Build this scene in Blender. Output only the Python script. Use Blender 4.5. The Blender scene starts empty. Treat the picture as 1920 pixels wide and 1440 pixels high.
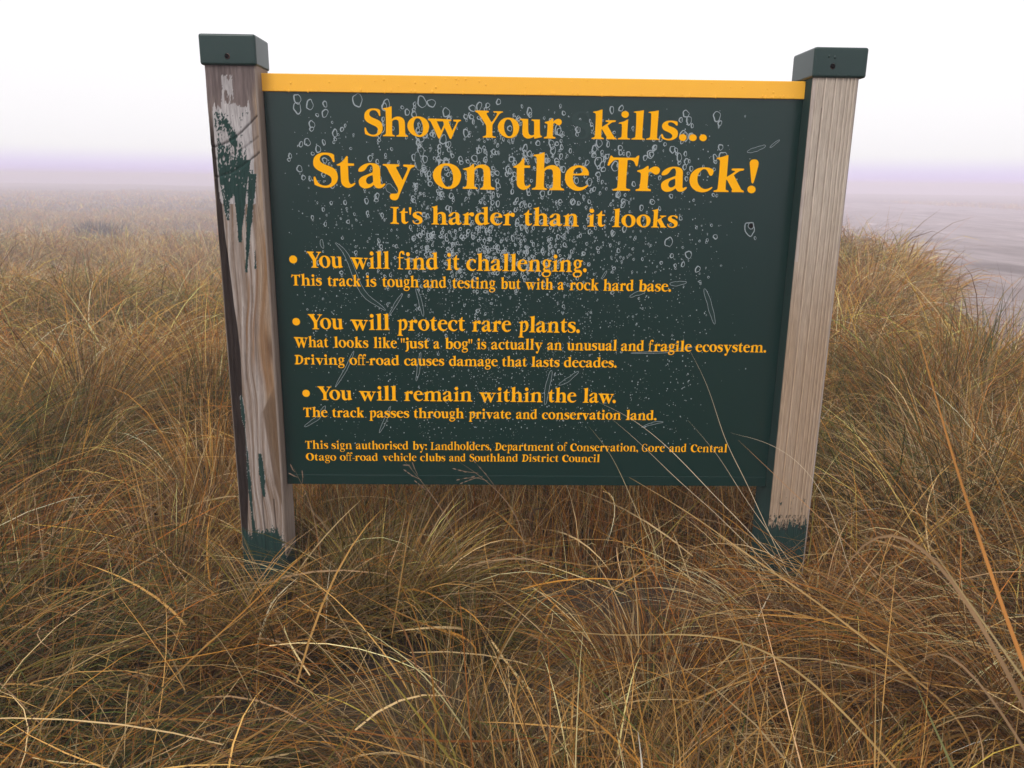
import bpy, bmesh, math
import numpy as np
from mathutils import Matrix, Vector

scene = bpy.context.scene
COL = scene.collection
rng = np.random.default_rng(11)

# ---------------------------------------------------------------- camera
GB = 0.36                                   # height of the board's lower edge over the ground
CAM = np.array([-0.0868, -1.9435, 0.7697 + GB])
YAW, PITCH, ROLL, FPX = 0.021374, 0.250784, 0.012708, 1490.28
fw = np.array([math.sin(YAW) * math.cos(PITCH), math.cos(YAW) * math.cos(PITCH), -math.sin(PITCH)])
rt = np.array([math.cos(YAW), -math.sin(YAW), 0.0])
up = np.cross(rt, fw)
r2 = math.cos(ROLL) * rt + math.sin(ROLL) * up
u2 = -math.sin(ROLL) * rt + math.cos(ROLL) * up
cd = bpy.data.cameras.new('camera')
cam = bpy.data.objects.new('camera', cd)
COL.objects.link(cam)
cam.matrix_world = Matrix(((r2[0], u2[0], -fw[0], CAM[0]), (r2[1], u2[1], -fw[1], CAM[1]),
                           (r2[2], u2[2], -fw[2], CAM[2]), (0, 0, 0, 1)))
cd.sensor_width = 36.0
cd.lens = FPX / 1920 * 36.0
cd.clip_start = 0.02
cd.clip_end = 2000
cd.dof.use_dof = True
cd.dof.focus_distance = 1.9
cd.dof.aperture_fstop = 14.0
scene.camera = cam

# ---------------------------------------------------------------- sky, sun, exposure
SUN_EL, SUN_ROT = math.radians(52), math.radians(205)
world = bpy.data.worlds.new('World')
scene.world = world
world.use_nodes = True
nt = world.node_tree
nt.nodes.clear()
wo = nt.nodes.new('ShaderNodeOutputWorld')
bg = nt.nodes.new('ShaderNodeBackground')
sky = nt.nodes.new('ShaderNodeTexSky')
sky.sky_type = 'NISHITA'
sky.sun_disc = False
sky.sun_elevation = SUN_EL
sky.sun_rotation = SUN_ROT
sky.dust_density = 4.0
hsv = nt.nodes.new('ShaderNodeHueSaturation')      # the fog above takes the blue out of the sky
hsv.inputs['Saturation'].default_value = 0.12
mx = nt.nodes.new('ShaderNodeMix')
mx.data_type = 'RGBA'
mx.inputs[0].default_value = 0.72
mx.inputs[7].default_value = (10.8, 10.6, 10.8, 1)  # even overcast layer
nt.links.new(sky.outputs[0], hsv.inputs['Color'])
nt.links.new(hsv.outputs[0], mx.inputs[6])
geo = nt.nodes.new('ShaderNodeTexCoord')
sep = nt.nodes.new('ShaderNodeSeparateXYZ'); nt.links.new(geo.outputs['Generated'], sep.inputs[0])
mr = nt.nodes.new('ShaderNodeMapRange'); mr.interpolation_type = 'SMOOTHSTEP'
mr.inputs[1].default_value = 0.0; mr.inputs[2].default_value = 0.034
nt.links.new(sep.outputs[2], mr.inputs[0])
hz = nt.nodes.new('ShaderNodeMix'); hz.data_type = 'RGBA'   # thicker, mauve air low over the moor
hz.inputs[6].default_value = (6.3, 5.4, 8.4, 1)
nt.links.new(mr.outputs[0], hz.inputs[0]); nt.links.new(mx.outputs[2], hz.inputs[7])
nt.links.new(hz.outputs[2], bg.inputs[0])
bg.inputs[1].default_value = 0.12
nt.links.new(bg.outputs[0], wo.inputs[0])

sl = bpy.data.lights.new('sun', 'SUN')
sl.energy = 1.5
sl.angle = math.radians(18)
sl.color = (1.0, 0.96, 0.9)
sun = bpy.data.objects.new('sun', sl)
COL.objects.link(sun)
sdir = Vector((math.sin(SUN_ROT) * math.cos(SUN_EL), math.cos(SUN_ROT) * math.cos(SUN_EL), math.sin(SUN_EL)))
sun.rotation_euler = sdir.to_track_quat('Z', 'Y').to_euler()

scene.view_settings.view_transform = 'Standard'
scene.view_settings.look = 'None'
scene.view_settings.exposure = 0.0
scene.view_settings.gamma = 1.0
scene.cycles.volume_bounces = 2
scene.cycles.max_bounces = 8
scene.cycles.transparent_max_bounces = 8
scene.cycles.use_denoising = True

# ---------------------------------------------------------------- helpers
def tag(o, label=None, cat=None, group=None, kind=None):
    if label: o['label'] = label
    if cat: o['category'] = cat
    if group: o['group'] = group
    if kind: o['kind'] = kind
    return o

def link(name, me, parent=None, mats=()):
    o = bpy.data.objects.new(name, me)
    COL.objects.link(o)
    for m in mats: me.materials.append(m)
    if parent: o.parent = parent
    return o

def empty(name, loc):
    o = bpy.data.objects.new(name, None)
    o.location = loc
    o.empty_display_size = 0.1
    COL.objects.link(o)
    return o

_tab = np.random.default_rng(5).random((257, 257))
_tab[256] = _tab[0]; _tab[:, 256] = _tab[:, 0]
def vnoise(x, y, s=0):
    x = np.asarray(x, float) + s * 37.31; y = np.asarray(y, float) + s * 17.77
    xi = np.floor(x); yi = np.floor(y)
    fx = x - xi; fy = y - yi
    fx = fx * fx * (3 - 2 * fx); fy = fy * fy * (3 - 2 * fy)
    a = xi.astype(int) % 256; b = yi.astype(int) % 256
    return ((_tab[a, b] * (1 - fx) + _tab[a + 1, b] * fx) * (1 - fy)
            + (_tab[a, b + 1] * (1 - fx) + _tab[a + 1, b + 1] * fx) * fy)
def fbm(x, y, s=0, o=4):
    r = 0; a = 0.5; t = 0
    for k in range(o):
        r = r + a * vnoise(np.asarray(x) * 2 ** k, np.asarray(y) * 2 ** k, s + k); t += a; a *= 0.55
    return r / t
def sm(t): 
    t = np.clip(t, 0, 1); return t * t * (3 - 2 * t)

def mesh_np(name, V, quads, smooth=True, color=None, cname='tint'):
    V = np.ascontiguousarray(V, np.float32); quads = np.ascontiguousarray(quads, np.int32)
    k = quads.shape[1]
    me = bpy.data.meshes.new(name)
    me.vertices.add(len(V)); me.vertices.foreach_set('co', V.ravel())
    me.loops.add(quads.size); me.loops.foreach_set('vertex_index', quads.ravel())
    me.polygons.add(len(quads)); me.polygons.foreach_set('loop_start', np.arange(0, quads.size, k, dtype=np.int32))
    me.update(calc_edges=True)
    me.polygons.foreach_set('use_smooth', np.full(len(quads), smooth))
    if color is not None:
        c = np.ones((len(V), 4), np.float32); c[:, :3] = color
        a = me.color_attributes.new(cname, 'FLOAT_COLOR', 'POINT'); a.data.foreach_set('color', c.ravel())
    me.validate()
    return me

def mat(name):
    m = bpy.data.materials.new(name); m.use_nodes = True
    n = m.node_tree.nodes
    return m, n, m.node_tree.links, n['Principled BSDF']

# ---------------------------------------------------------------- materials
def grass_material():
    m, n, l, p = mat('dry_grass')
    a = n.new('ShaderNodeAttribute'); a.attribute_name = 'tint'
    l.new(a.outputs['Color'], p.inputs['Base Color'])
    p.inputs['Roughness'].default_value = 0.6
    p.inputs['Specular IOR Level'].default_value = 0.14
    tr = n.new('ShaderNodeBsdfTranslucent'); l.new(a.outputs['Color'], tr.inputs['Color'])
    ms = n.new('ShaderNodeMixShader'); ms.inputs[0].default_value = 0.08
    l.new(p.outputs[0], ms.inputs[1]); l.new(tr.outputs[0], ms.inputs[2])
    l.new(ms.outputs[0], n['Material Output'].inputs[0])
    return m

def green_paint(name, base=(0.0032, 0.0250, 0.0215), rough=0.25, spec=0.42):
    m, n, l, p = mat(name)
    tc = n.new('ShaderNodeTexCoord')
    ns = n.new('ShaderNodeTexNoise'); ns.inputs['Scale'].default_value = 9; ns.inputs['Detail'].default_value = 6
    l.new(tc.outputs['Object'], ns.inputs['Vector'])
    mp = n.new('ShaderNodeMapRange'); mp.inputs[3].default_value = rough - 0.015; mp.inputs[4].default_value = rough + 0.02
    l.new(ns.outputs[0], mp.inputs[0]); l.new(mp.outputs[0], p.inputs['Roughness'])
    cr = n.new('ShaderNodeMix'); cr.data_type = 'RGBA'
    cr.inputs[6].default_value = (*[c * 0.95 for c in base], 1); cr.inputs[7].default_value = (*[c * 1.06 for c in base], 1)
    p.inputs['Specular IOR Level'].default_value = spec
    l.new(ns.outputs[0], cr.inputs[0]); l.new(cr.outputs[2], p.inputs['Base Color'])
    n2 = n.new('ShaderNodeTexNoise'); n2.inputs['Scale'].default_value = 260; l.new(tc.outputs['Object'], n2.inputs['Vector'])
    b = n.new('ShaderNodeBump'); b.inputs['Strength'].default_value = 0.05; b.inputs['Distance'].default_value = 0.001
    l.new(n2.outputs[0], b.inputs['Height']); l.new(b.outputs[0], p.inputs['Normal'])
    return m

def plain(name, base, rough=0.5, var=0.12, scale=30, spec=0.5, metal=0.0):
    m, n, l, p = mat(name)
    tc = n.new('ShaderNodeTexCoord')
    ns = n.new('ShaderNodeTexNoise'); ns.inputs['Scale'].default_value = scale; ns.inputs['Detail'].default_value = 5
    l.new(tc.outputs['Object'], ns.inputs['Vector'])
    cr = n.new('ShaderNodeMix'); cr.data_type = 'RGBA'
    cr.inputs[6].default_value = (*[c * (1 - var) for c in base], 1); cr.inputs[7].default_value = (*[min(1, c * (1 + var)) for c in base], 1)
    l.new(ns.outputs[0], cr.inputs[0]); l.new(cr.outputs[2], p.inputs['Base Color'])
    p.inputs['Roughness'].default_value = rough
    p.inputs['Specular IOR Level'].default_value = spec
    p.inputs['Metallic'].default_value = metal
    return m

def timber_material():
    m, n, l, p = mat('weathered_timber')
    a = n.new('ShaderNodeAttribute'); a.attribute_name = 'tint'
    tc = n.new('ShaderNodeTexCoord')
    mp = n.new('ShaderNodeMapping'); mp.inputs['Scale'].default_value = (420, 420, 30)
    l.new(tc.outputs['Object'], mp.inputs['Vector'])
    ns = n.new('ShaderNodeTexNoise'); ns.inputs['Scale'].default_value = 1; ns.inputs['Detail'].default_value = 4
    l.new(mp.outputs[0], ns.inputs['Vector'])
    r = n.new('ShaderNodeMapRange'); r.inputs[3].default_value = 0.55; r.inputs[4].default_value = 1.42
    l.new(ns.outputs[0], r.inputs[0])
    mu = n.new('ShaderNodeMix'); mu.data_type = 'RGBA'; mu.blend_type = 'MULTIPLY'; mu.inputs[0].default_value = 1
    l.new(a.outputs['Color'], mu.inputs[6]); l.new(r.outputs[0], mu.inputs[7])
    l.new(mu.outputs[2], p.inputs['Base Color'])
    b = n.new('ShaderNodeBump'); b.inputs['Strength'].default_value = 0.35; b.inputs['Distance'].default_value = 0.0015
    l.new(ns.outputs[0], b.inputs['Height']); l.new(b.outputs[0], p.inputs['Normal'])
    p.inputs['Roughness'].default_value = 0.72
    p.inputs['Specular IOR Level'].default_value = 0.10
    return m

M_GRASS = grass_material()
M_PANEL = green_paint('green_sign_paint')
M_CAP = green_paint('green_cap_paint', (0.009, 0.033, 0.030), 0.36)
M_YELLOW = plain('yellow_paint', (1.0, 0.49, 0.04), 0.42, 0.04, 40, 0.3)
M_LETTER = plain('yellow_vinyl', (1.0, 0.445, 0.001), 0.6, 0.05, 60, 0.05)
M_STAIN = plain('pale_lime_residue', (0.31, 0.36, 0.385), 0.6, 0.3, 220, 0.3)
M_GHOST = plain('faded_green_paint', (0.0095, 0.0345, 0.0305), 0.27, 0.1, 60, 0.42)
M_TIMBER = timber_material()
M_RUST = plain('rusty_steel', (0.17, 0.09, 0.08), 0.6, 0.3, 300, 0.5, 0.4)
M_HOLE = plain('dark_hole', (0.004, 0.004, 0.004), 0.9, 0.1, 50, 0.0)
# ---------------------------------------------------------------- terrain
def edge_x(y):
    return np.interp(y, [-6, 0, 4.2, 7.5, 11, 16, 60, 250], [1.9, 2.0, 2.55, 4.4, 5.6, 5.9, 8, 20])
def ground_z(x, y):
    x = np.asarray(x, float); y = np.asarray(y, float)
    near = np.exp(-((x * 0.6) ** 2 + y ** 2) / 60)
    z = (fbm(x * 0.55 + 9, y * 0.55 + 4, 3, 3) - 0.5) * 0.28 * (0.5 + 0.5 * sm((np.hypot(x, y) - 0.8) / 2)) \
        + (fbm(x * 0.11, y * 0.11, 8, 3) - 0.5) * 0.9 * sm((y - 4) / 12)
    left = (0.95 * sm((y - 1.5) / 11) + 1.1 * sm((y - 9) / 34)) * sm((2.2 - x + 0.05 * y) / 2.5)
    right = 1.7 * sm((x - edge_x(y)) / 3.6) + 0.4 * sm((y - 12) / 40)
    back = 1.3 * sm((y - 11) / 8) + 0.8 * sm((y - 14) / 40)
    d = np.maximum(np.maximum(left, right), back * sm((x + 1) / 4))
    flat = sm((x - edge_x(y) - 3) / 4)
    z = z * (1 - 0.8 * flat)
    return z - d

def axis(lo, hi, fine_lo, fine_hi, step, grow):
    a = list(np.arange(fine_lo, fine_hi + 1e-6, step)); s = step
    while a[-1] < hi: s *= grow; a.append(min(hi, a[-1] + s))
    s = step
    while a[0] > lo: s *= grow; a.insert(0, max(lo, a[0] - s))
    return np.array(a)
gx = axis(-260, 260, -6, 9, 0.12, 1.09); gy = axis(-60, 300, -4, 14, 0.12, 1.09)
X, Y = np.meshgrid(gx, gy)
Z = ground_z(X, Y)
V = np.stack([X.ravel(), Y.ravel(), Z.ravel()], 1)
nx, ny = len(gx), len(gy)
i = np.arange(nx - 1)[None, :] + nx * np.arange(ny - 1)[:, None]
Q = np.stack([i, i + 1, i + 1 + nx, i + nx], -1).reshape(-1, 4)
mg, n, l, p = mat('moor_ground')
tc = n.new('ShaderNodeTexCoord')
n1 = n.new('ShaderNodeTexNoise'); n1.inputs['Scale'].default_value = 1.3; n1.inputs['Detail'].default_value = 9
l.new(tc.outputs['Object'], n1.inputs['Vector'])
cr = n.new('ShaderNodeValToRGB'); l.new(n1.outputs[0], cr.inputs[0])
cr.color_ramp.elements[0].position = 0.3; cr.color_ramp.elements[0].color = (0.030, 0.019, 0.010, 1)
cr.color_ramp.elements[1].position = 0.7; cr.color_ramp.elements[1].color = (0.075, 0.048, 0.024, 1)
l.new(cr.outputs[0], p.inputs['Base Color']); p.inputs['Roughness'].default_value = 0.95
tag(link('ground', mesh_np('ground', V, Q), None, [mg]), kind='structure')

# gravel track in the hollow to the right: its own sheet with wheel ruts
tx = np.concatenate([np.arange(0, 16, 0.25), np.arange(16, 62, 0.4)]); ty = np.concatenate([np.arange(2, 40, 0.5), np.arange(40, 140, 1.2)])
U, TY = np.meshgrid(tx, ty)
TX = U + edge_x(TY) + 1.9 + 0.25 * (fbm(TY * 0.3, U * 0 + 2, 4, 3) - 0.5) * np.exp(-U / 2) * 6
warp = (fbm(TX * 0.05, TY * 0.05, 12, 2) - 0.5) * 6
lane = TX - 0.2 * TY + warp
rut = np.zeros_like(TX)
for c, w, h in ((5.5, 0.35, 0.16), (7.2, 0.4, 0.13), (9.5, 0.5, 0.2), (12.5, 0.35, 0.16), (16.8, 0.6, 0.22), (18.6, 0.4, 0.15), (25, 0.7, 0.2), (33, 0.9, 0.22)):
    rut += h * np.exp(-((lane - c) / w) ** 2) * (0.5 + fbm(TY * 0.15, TX * 0 + c, 6, 3))
TZ = ground_z(TX, TY) + 0.03 + rut * sm(U / 1.5) + (fbm(TX * 1.2, TY * 0.5, 21, 4) - 0.5) * 0.05 * sm(U / 1.0)
nx, ny = len(tx), len(ty)
i = np.arange(nx - 1)[None, :] + nx * np.arange(ny - 1)[:, None]
Q = np.stack([i, i + 1, i + 1 + nx, i + nx], -1).reshape(-1, 4)
mt, n, l, p = mat('pale_gravel')
tc = n.new('ShaderNodeTexCoord'); mp = n.new('ShaderNodeMapping'); mp.inputs['Rotation'].default_value[2] = math.radians(11)
mp.inputs['Scale'].default_value = (1.1, 0.16, 1); l.new(tc.outputs['Object'], mp.inputs[0])
n1 = n.new('ShaderNodeTexNoise'); n1.inputs['Scale'].default_value = 0.8; n1.inputs['Detail'].default_value = 8; n1.inputs['Roughness'].default_value = 0.65
l.new(mp.outputs[0], n1.inputs['Vector'])
cr = n.new('ShaderNodeValToRGB'); l.new(n1.outputs[0], cr.inputs[0])
e = cr.color_ramp.elements
e[0].position = 0.32; e[0].color = (0.08, 0.058, 0.05, 1); e[1].position = 0.62; e[1].color = (0.28, 0.225, 0.22, 1)
q = e.new(0.74); q.color = (0.62, 0.56, 0.57, 1)
l.new(cr.outputs[0], p.inputs['Base Color']); p.inputs['Roughness'].default_value = 0.7
tag(link('track', mesh_np('track', np.stack([TX.ravel(), TY.ravel(), TZ.ravel()], 1), Q), None, [mt]), kind='structure')

HAZE = 0.0092
# fog: one closed box around everything, the sky outside it
def box_mesh(name, a, b):
    bm = bmesh.new()
    bmesh.ops.create_cube(bm, size=1)
    for v in bm.verts:
        v.co = Vector([(a[k] + b[k]) / 2 + v.co[k] * (b[k] - a[k]) for k in range(3)])
    me = bpy.data.meshes.new(name); bm.to_mesh(me); bm.free(); return me
mh = bpy.data.materials.new('fog'); mh.use_nodes = True
n = mh.node_tree.nodes; n.clear()
vo = n.new('ShaderNodeVolumePrincipled'); ou = n.new('ShaderNodeOutputMaterial')
vo.inputs['Color'].default_value = (0.93, 0.86, 0.95, 1)
vo.inputs['Density'].default_value = HAZE
vo.inputs['Anisotropy'].default_value = 0.0
mh.node_tree.links.new(vo.outputs[0], ou.inputs['Volume'])
tag(link('haze', box_mesh('haze', (-270, -70, float(V[:, 2].min()) - 1.0), (270, 310, GB + 1.45)), None, [mh]), kind='stuff')
WORDS = [
    (0,'Show',-0.3956,-0.1715,0.8655,0.0665), (0,'Your',-0.1386,0.063,0.8657,0.0665), (0,'kills...',0.1338,0.4048,0.8659,0.0665), (1,'Stay',-0.5188,-0.2804,0.7482,0.0805), (1,'on',-0.2383,-0.0922,0.7485,0.0805),
    (1,'the',-0.0486,0.1305,0.7487,0.0805), (1,'Track!',0.1738,0.5324,0.749,0.0805), (2,"It's",-0.3409,-0.2643,0.6656,0.0394), (2,'harder',-0.2432,-0.0437,0.6651,0.0394), (2,'than',-0.0227,0.1104,0.6646,0.0394),
    (2,'it',0.131,0.1734,0.6643,0.0394), (2,'looks',0.1909,0.3488,0.664,0.0394), (3,'You',-0.5444,-0.4587,0.5589,0.0392), (3,'will',-0.4397,-0.3454,0.5582,0.0392), (3,'find',-0.3263,-0.2277,0.5574,0.0392),
    (3,'it',-0.2087,-0.1766,0.5568,0.0392), (3,'challenging.',-0.1599,0.1335,0.5556,0.0392), (4,'This',-0.5847,-0.511,0.5155,0.0268), (4,'track',-0.4975,-0.4165,0.5148,0.0268), (4,'is',-0.4053,-0.3789,0.5144,0.0268),
    (4,'tough',-0.365,-0.2755,0.5139,0.0268), (4,'and',-0.2646,-0.2087,0.5133,0.0268), (4,'testing',-0.1946,-0.0892,0.5126,0.0268), (4,'but',-0.0756,-0.0278,0.512,0.0268), (4,'with',-0.0159,0.0526,0.5115,0.0268),
    (4,'a',0.0638,0.0788,0.5111,0.0268), (4,'rock',0.0925,0.164,0.5107,0.0268), (4,'hard',0.1753,0.2505,0.5101,0.0268), (4,'base.',0.2626,0.3427,0.5095,0.0268), (3,'You',-0.5493,-0.4635,0.4079,0.0379),
    (3,'will',-0.4452,-0.3492,0.4073,0.0379), (3,'protect',-0.3308,-0.1633,0.4065,0.0379), (3,'rare',-0.1461,-0.0495,0.4056,0.0379), (3,'plants.',-0.031,0.1216,0.4048,0.0379), (4,'What',-0.5866,-0.5023,0.3625,0.0265),
    (4,'looks',-0.4886,-0.4033,0.3621,0.0265), (4,'like',-0.3906,-0.3327,0.3619,0.0265), (4,'"just',-0.3226,-0.2537,0.3616,0.0265), (4,'a',-0.2418,-0.2266,0.3614,0.0265), (4,'bog"',-0.213,-0.1453,0.3612,0.0265),
    (4,'is',-0.1342,-0.1106,0.361,0.0265), (4,'actually',-0.0985,0.0297,0.3607,0.0265), (4,'an',0.0414,0.0785,0.3604,0.0265), (4,'unusual',0.0908,0.216,0.3601,0.0265), (4,'and',0.2262,0.2839,0.3597,0.0265),
    (4,'fragile',0.2954,0.4034,0.3594,0.0265), (4,'ecosystem.',0.4136,0.592,0.3589,0.0265), (4,'Driving',-0.588,-0.464,0.3185,0.0252), (4,'off-road',-0.4517,-0.3276,0.3181,0.0252), (4,'causes',-0.3156,-0.2156,0.3178,0.0252),
    (4,'damage',-0.2036,-0.082,0.3175,0.0252), (4,'that',-0.0713,-0.009,0.3172,0.0252), (4,'lasts',0.0022,0.0735,0.317,0.0252), (4,'decades.',0.0843,0.2174,0.3167,0.0252), (3,'You',-0.5347,-0.4485,0.2267,0.0359),
    (3,'will',-0.4311,-0.3358,0.2264,0.0359), (3,'remain',-0.3178,-0.1454,0.2258,0.0359), (3,'within',-0.1278,0.0326,0.2252,0.0359), (3,'the',0.0462,0.1182,0.2247,0.0359), (3,'law.',0.1352,0.2194,0.2244,0.0359),
    (4,'The',-0.5732,-0.5126,0.1817,0.0253), (4,'track',-0.501,-0.4199,0.1815,0.0253), (4,'passes',-0.4071,-0.3056,0.1812,0.0253), (4,'through',-0.2946,-0.1666,0.1808,0.0253), (4,'private',-0.1543,-0.0468,0.1805,0.0253),
    (4,'and',-0.0339,0.02,0.1802,0.0253), (4,'conservation',0.0322,0.2346,0.1798,0.0253), (4,'land.',0.2469,0.3259,0.1794,0.0253), (5,'This',-0.5729,-0.5148,0.0964,0.022), (5,'sign',-0.5061,-0.4534,0.0962,0.022),
    (5,'authorised',-0.4437,-0.3094,0.0959,0.022), (5,'by:',-0.2984,-0.2618,0.0955,0.022), (5,'Landholders,',-0.2532,-0.0967,0.0952,0.022), (5,'Department',-0.0871,0.0644,0.0947,0.022), (5,'of',0.0738,0.0989,0.0944,0.022),
    (5,'Conservation,',0.1072,0.2829,0.094,0.022), (5,'Gore',0.2926,0.352,0.0936,0.022), (5,'and',0.3643,0.4084,0.0934,0.022), (5,'Central',0.4196,0.5146,0.0932,0.022), (5,'Otago',-0.5731,-0.4955,0.0646,0.0206),
    (5,'off-road',-0.486,-0.3882,0.0646,0.0206), (5,'vehicle',-0.3759,-0.2894,0.0646,0.0206), (5,'clubs',-0.2797,-0.2151,0.0645,0.0206), (5,'and',-0.2049,-0.1627,0.0645,0.0206), (5,'Southland',-0.1521,-0.0275,0.0645,0.0206),
    (5,'District',-0.0173,0.0776,0.0645,0.0206), (5,'Council',0.0873,0.185,0.0644,0.0206),
]
# ---------------------------------------------------------------- the sign
sign = empty('information_sign', (0, 0, 0))
tag(sign, 'dark green notice board with yellow lettering between two weathered timber posts', 'sign')
TEXTY = 0.0

def rounded_perimeter(x0, x1, y0, y1, r, nf, ns):
    pts = []; side = []
    def seg(a, b, k, s):
        for t in np.linspace(0, 1, k, endpoint=False):
            pts.append((a[0] + (b[0] - a[0]) * t, a[1] + (b[1] - a[1]) * t)); side.append(s)
    def arc(c, a0, s):
        for t in (0, 0.33, 0.67):
            a = math.radians(a0 + 90 * t); pts.append((c[0] + r * math.cos(a), c[1] + r * math.sin(a))); side.append(s)
    seg((x0 + r, y0), (x1 - r, y0), nf, 0); arc((x1 - r, y0 + r), -90, 1)
    seg((x1, y0 + r), (x1, y1 - r), ns, 1); arc((x1 - r, y1 - r), 0, 2)
    seg((x1 - r, y1), (x0 + r, y1), 10, 2); arc((x0 + r, y1 - r), 90, 3)
    seg((x0, y1 - r), (x0, y0 + r), ns, 3); arc((x0 + r, y0 + r), 180, 0)
    return np.array(pts), np.array(side)

GREEN = np.array([0.017, 0.045, 0.040]); PALE = np.array([0.375, 0.315, 0.28]); TAN = np.array([0.25, 0.18, 0.125])
DARK = np.array([0.070, 0.050, 0.043]); BARE = np.array([0.16, 0.125, 0.12]); PRIMER = np.array([0.46, 0.43, 0.43])
def lerp(a, b, t): return a + (b - a) * np.asarray(t)[..., None]

def left_post_look(side, u, z, y):
    """paint, bare wood and relief of the old left post; py is the height in rows of a 915-row face"""
    s = np.clip((1.008 + GB - z) / 1.19, -0.05, 1.4)
    py = 125 + s * 915 * (1 + 0.09 * (1 - s))
    g = fbm(u * 22, z * 5, 31, 4); g2 = fbm(u * 60, z * 9, 33, 3); sp = 0.62 * fbm(u * 46, z * 330, 35, 3) + 0.38 * fbm(u * 15, z * 46, 39, 3); sp2 = fbm(u * 16, z * 34, 36, 3)
    wv = (fbm(z * 5, z * 0 + 1, 41, 3) - 0.5)
    # wood: flowing ridges, orange-brown in the furrows and silver on the crests
    uw = u + 0.05 * np.sin(py / 95) + 0.10 * wv + 0.03 * np.sin(py / 37 + u * 5)
    fine = fbm(uw * 75, z * 7, 45, 3)
    ridge = 0.5 + 0.5 * np.sin(2 * np.pi * (uw * 6.3 + 1.8 * (fbm(uw * 5, z * 2.2, 47, 2) - 0.5)))
    low = sm((py - 300) / 110)
    col = lerp(np.array([0.170, 0.110, 0.072]), np.array([0.45, 0.395, 0.365]), np.clip(0.20 + 0.60 * ridge * (0.3 + 1.1 * fbm(uw * 3, z * 5, 48, 3)) + 0.9 * (fine - 0.5), 0, 1)) * 0.96
    top = 1 - sm((py - 165 - 70 * (sp2 - 0.5)) / 110)
    col = lerp(col, lerp(BARE * 0.5, BARE * 1.25, fbm(u * 24, z * 10, 50, 4)), top)
    rightwood = sm((u - (np.interp(py, [120, 300, 420, 640, 700, 800, 900, 1000], [0.84, 0.9, 0.74, 0.62, 0.74, 0.72, 0.9, 1.02]) + wv * 0.10)) / 0.10)
    col = lerp(col, lerp(np.array([0.20, 0.125, 0.07]), np.array([0.40, 0.31, 0.235]), np.clip(fine * 0.7 + g * 0.5 - 0.1, 0, 1)), 0.9 * rightwood * sm((py - 140) / 50))
    for (cu, cw, ya, yb) in ((0.84, 0.06, 400, 700), (0.66, 0.03, 430, 640), (0.93, 0.05, 560, 820), (0.50, 0.025, 470, 600)):
        band = np.exp(-((uw - cu - 0.04 * np.sin(py / 60)) / cw) ** 2) * sm((py - ya) / 60) * (1 - sm((py - yb) / 60))
        col = lerp(col, np.array([0.21, 0.105, 0.042]), 0.75 * band)
    dk2 = sm((u - np.interp(py, [690, 760, 900, 960], [1.05, 0.66, 0.80, 1.0]) - wv * 0.05) / 0.05) * sm((py - 690) / 60)
    col = lerp(col, np.array([0.12, 0.075, 0.045]), 0.85 * dk2)
    knot = np.exp(-(((u - 0.93) / 0.10) ** 2 + ((py - 640) / 26) ** 2))
    col = lerp(col, np.array([0.10, 0.055, 0.03]), 0.8 * knot)
    # brown waney strip on the left arris
    lb = np.interp(py, [120, 230, 330, 420, 560, 640, 730, 900, 1040], [0.02, 0.09, 0.12, 0.14, 0.21, 0.27, 0.26, 0.24, 0.10]) + 0.05 * wv
    strip = 1 - sm((u - lb) / 0.03)
    col = lerp(col, lerp(DARK * 0.55, DARK * 1.5, fbm(u * 30, z * 22, 55, 3)) * 0.36, strip * sm((py - 190) / 70))
    # paint
    P = np.zeros_like(u)
    body = sm((py - 185 - 35 * (sp2 - 0.5)) / 25) * (1 - sm((py - 345) / 45)) * sm((u - 0.06) / 0.08) * (1 - sm((u - 0.80 - 0.08 * wv) / 0.06))
    P = np.maximum(P, body * (0.56 + 0.80 * (sp2 - 0.5) + 0.10 * sm((py - 300) / 30)))
    def streak(ya, yb, ua, ub, wa, wb, k=1.0):
        t = (py - ya) / (yb - ya); c = ua + (ub - ua) * t + wv * 0.03; w = np.maximum(wa + (wb - wa) * t, 0.001) + 0.05 * (sp - 0.5)
        w = w * (0.35 + 0.65 * np.sin(np.pi * np.clip(t, 0, 1)) ** 0.5 if ya > 500 else 1.0)
        w = w + 0.05 * (fbm(u * 9, z * 26, 90, 3) - 0.5)
        return k * ((t > 0) & (t < 1)) * sm((w - np.abs(u - c)) / 0.025 + 0.5)
    for a in ((290, 440, 0.57, 0.45, 0.20, 0.02, 0.76), (345, 440, 0.53, 0.45, 0.12, 0.02, 1.0), (315, 497, 0.80, 0.53, 0.08, 0.03, 0.78), (370, 497, 0.71, 0.53, 0.06, 0.03, 1.0), (300, 400, 0.25, 0.24, 0.15, 0.03, 0.72),
              (455, 490, 0.74, 0.72, 0.02, 0.01, 0.9), (730, 800, 0.24, 0.27, 0.05, 0.02, 1), (800, 1000, 0.27, 0.30, 0.03, 0.05, 0.75),
              (840, 925, 0.55, 0.58, 0.05, 0.06, 0.9), (990, 1040, 0.80, 0.82, 0.05, 0.07, 0.9)):
        P = np.maximum(P, streak(*a))
    P = np.maximum(P, (0.22 + 0.75 * sm((py - 960) / 75)) * (py > 950) * (0.55 + 0.9 * fbm(u * 7, z * 9, 92, 2)))
    base = sm((py - 1025 - 24 * (sp2 - 0.5)) / 10)
    paint = (P > 0.20 + 0.78 * sp) | (base > 0.5)
    flake = streak(140, 205, 0.42, 0.40, 0.10, 0.12, 1.0) * (sp2 > 0.42)
    rim = ((P > 0.10 + 0.62 * sp) & ~paint & (py < 900)) | ((body > 0.4) & ~paint) | (flake > 0.5)
    col = np.where(rim[..., None] & (base < 0.5)[..., None], lerp(PRIMER * 0.6, PRIMER * 1.1, fbm(u * 50, z * 60, 71, 3)), col)
    # checks and saw cracks
    crack = np.zeros_like(u)
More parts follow.
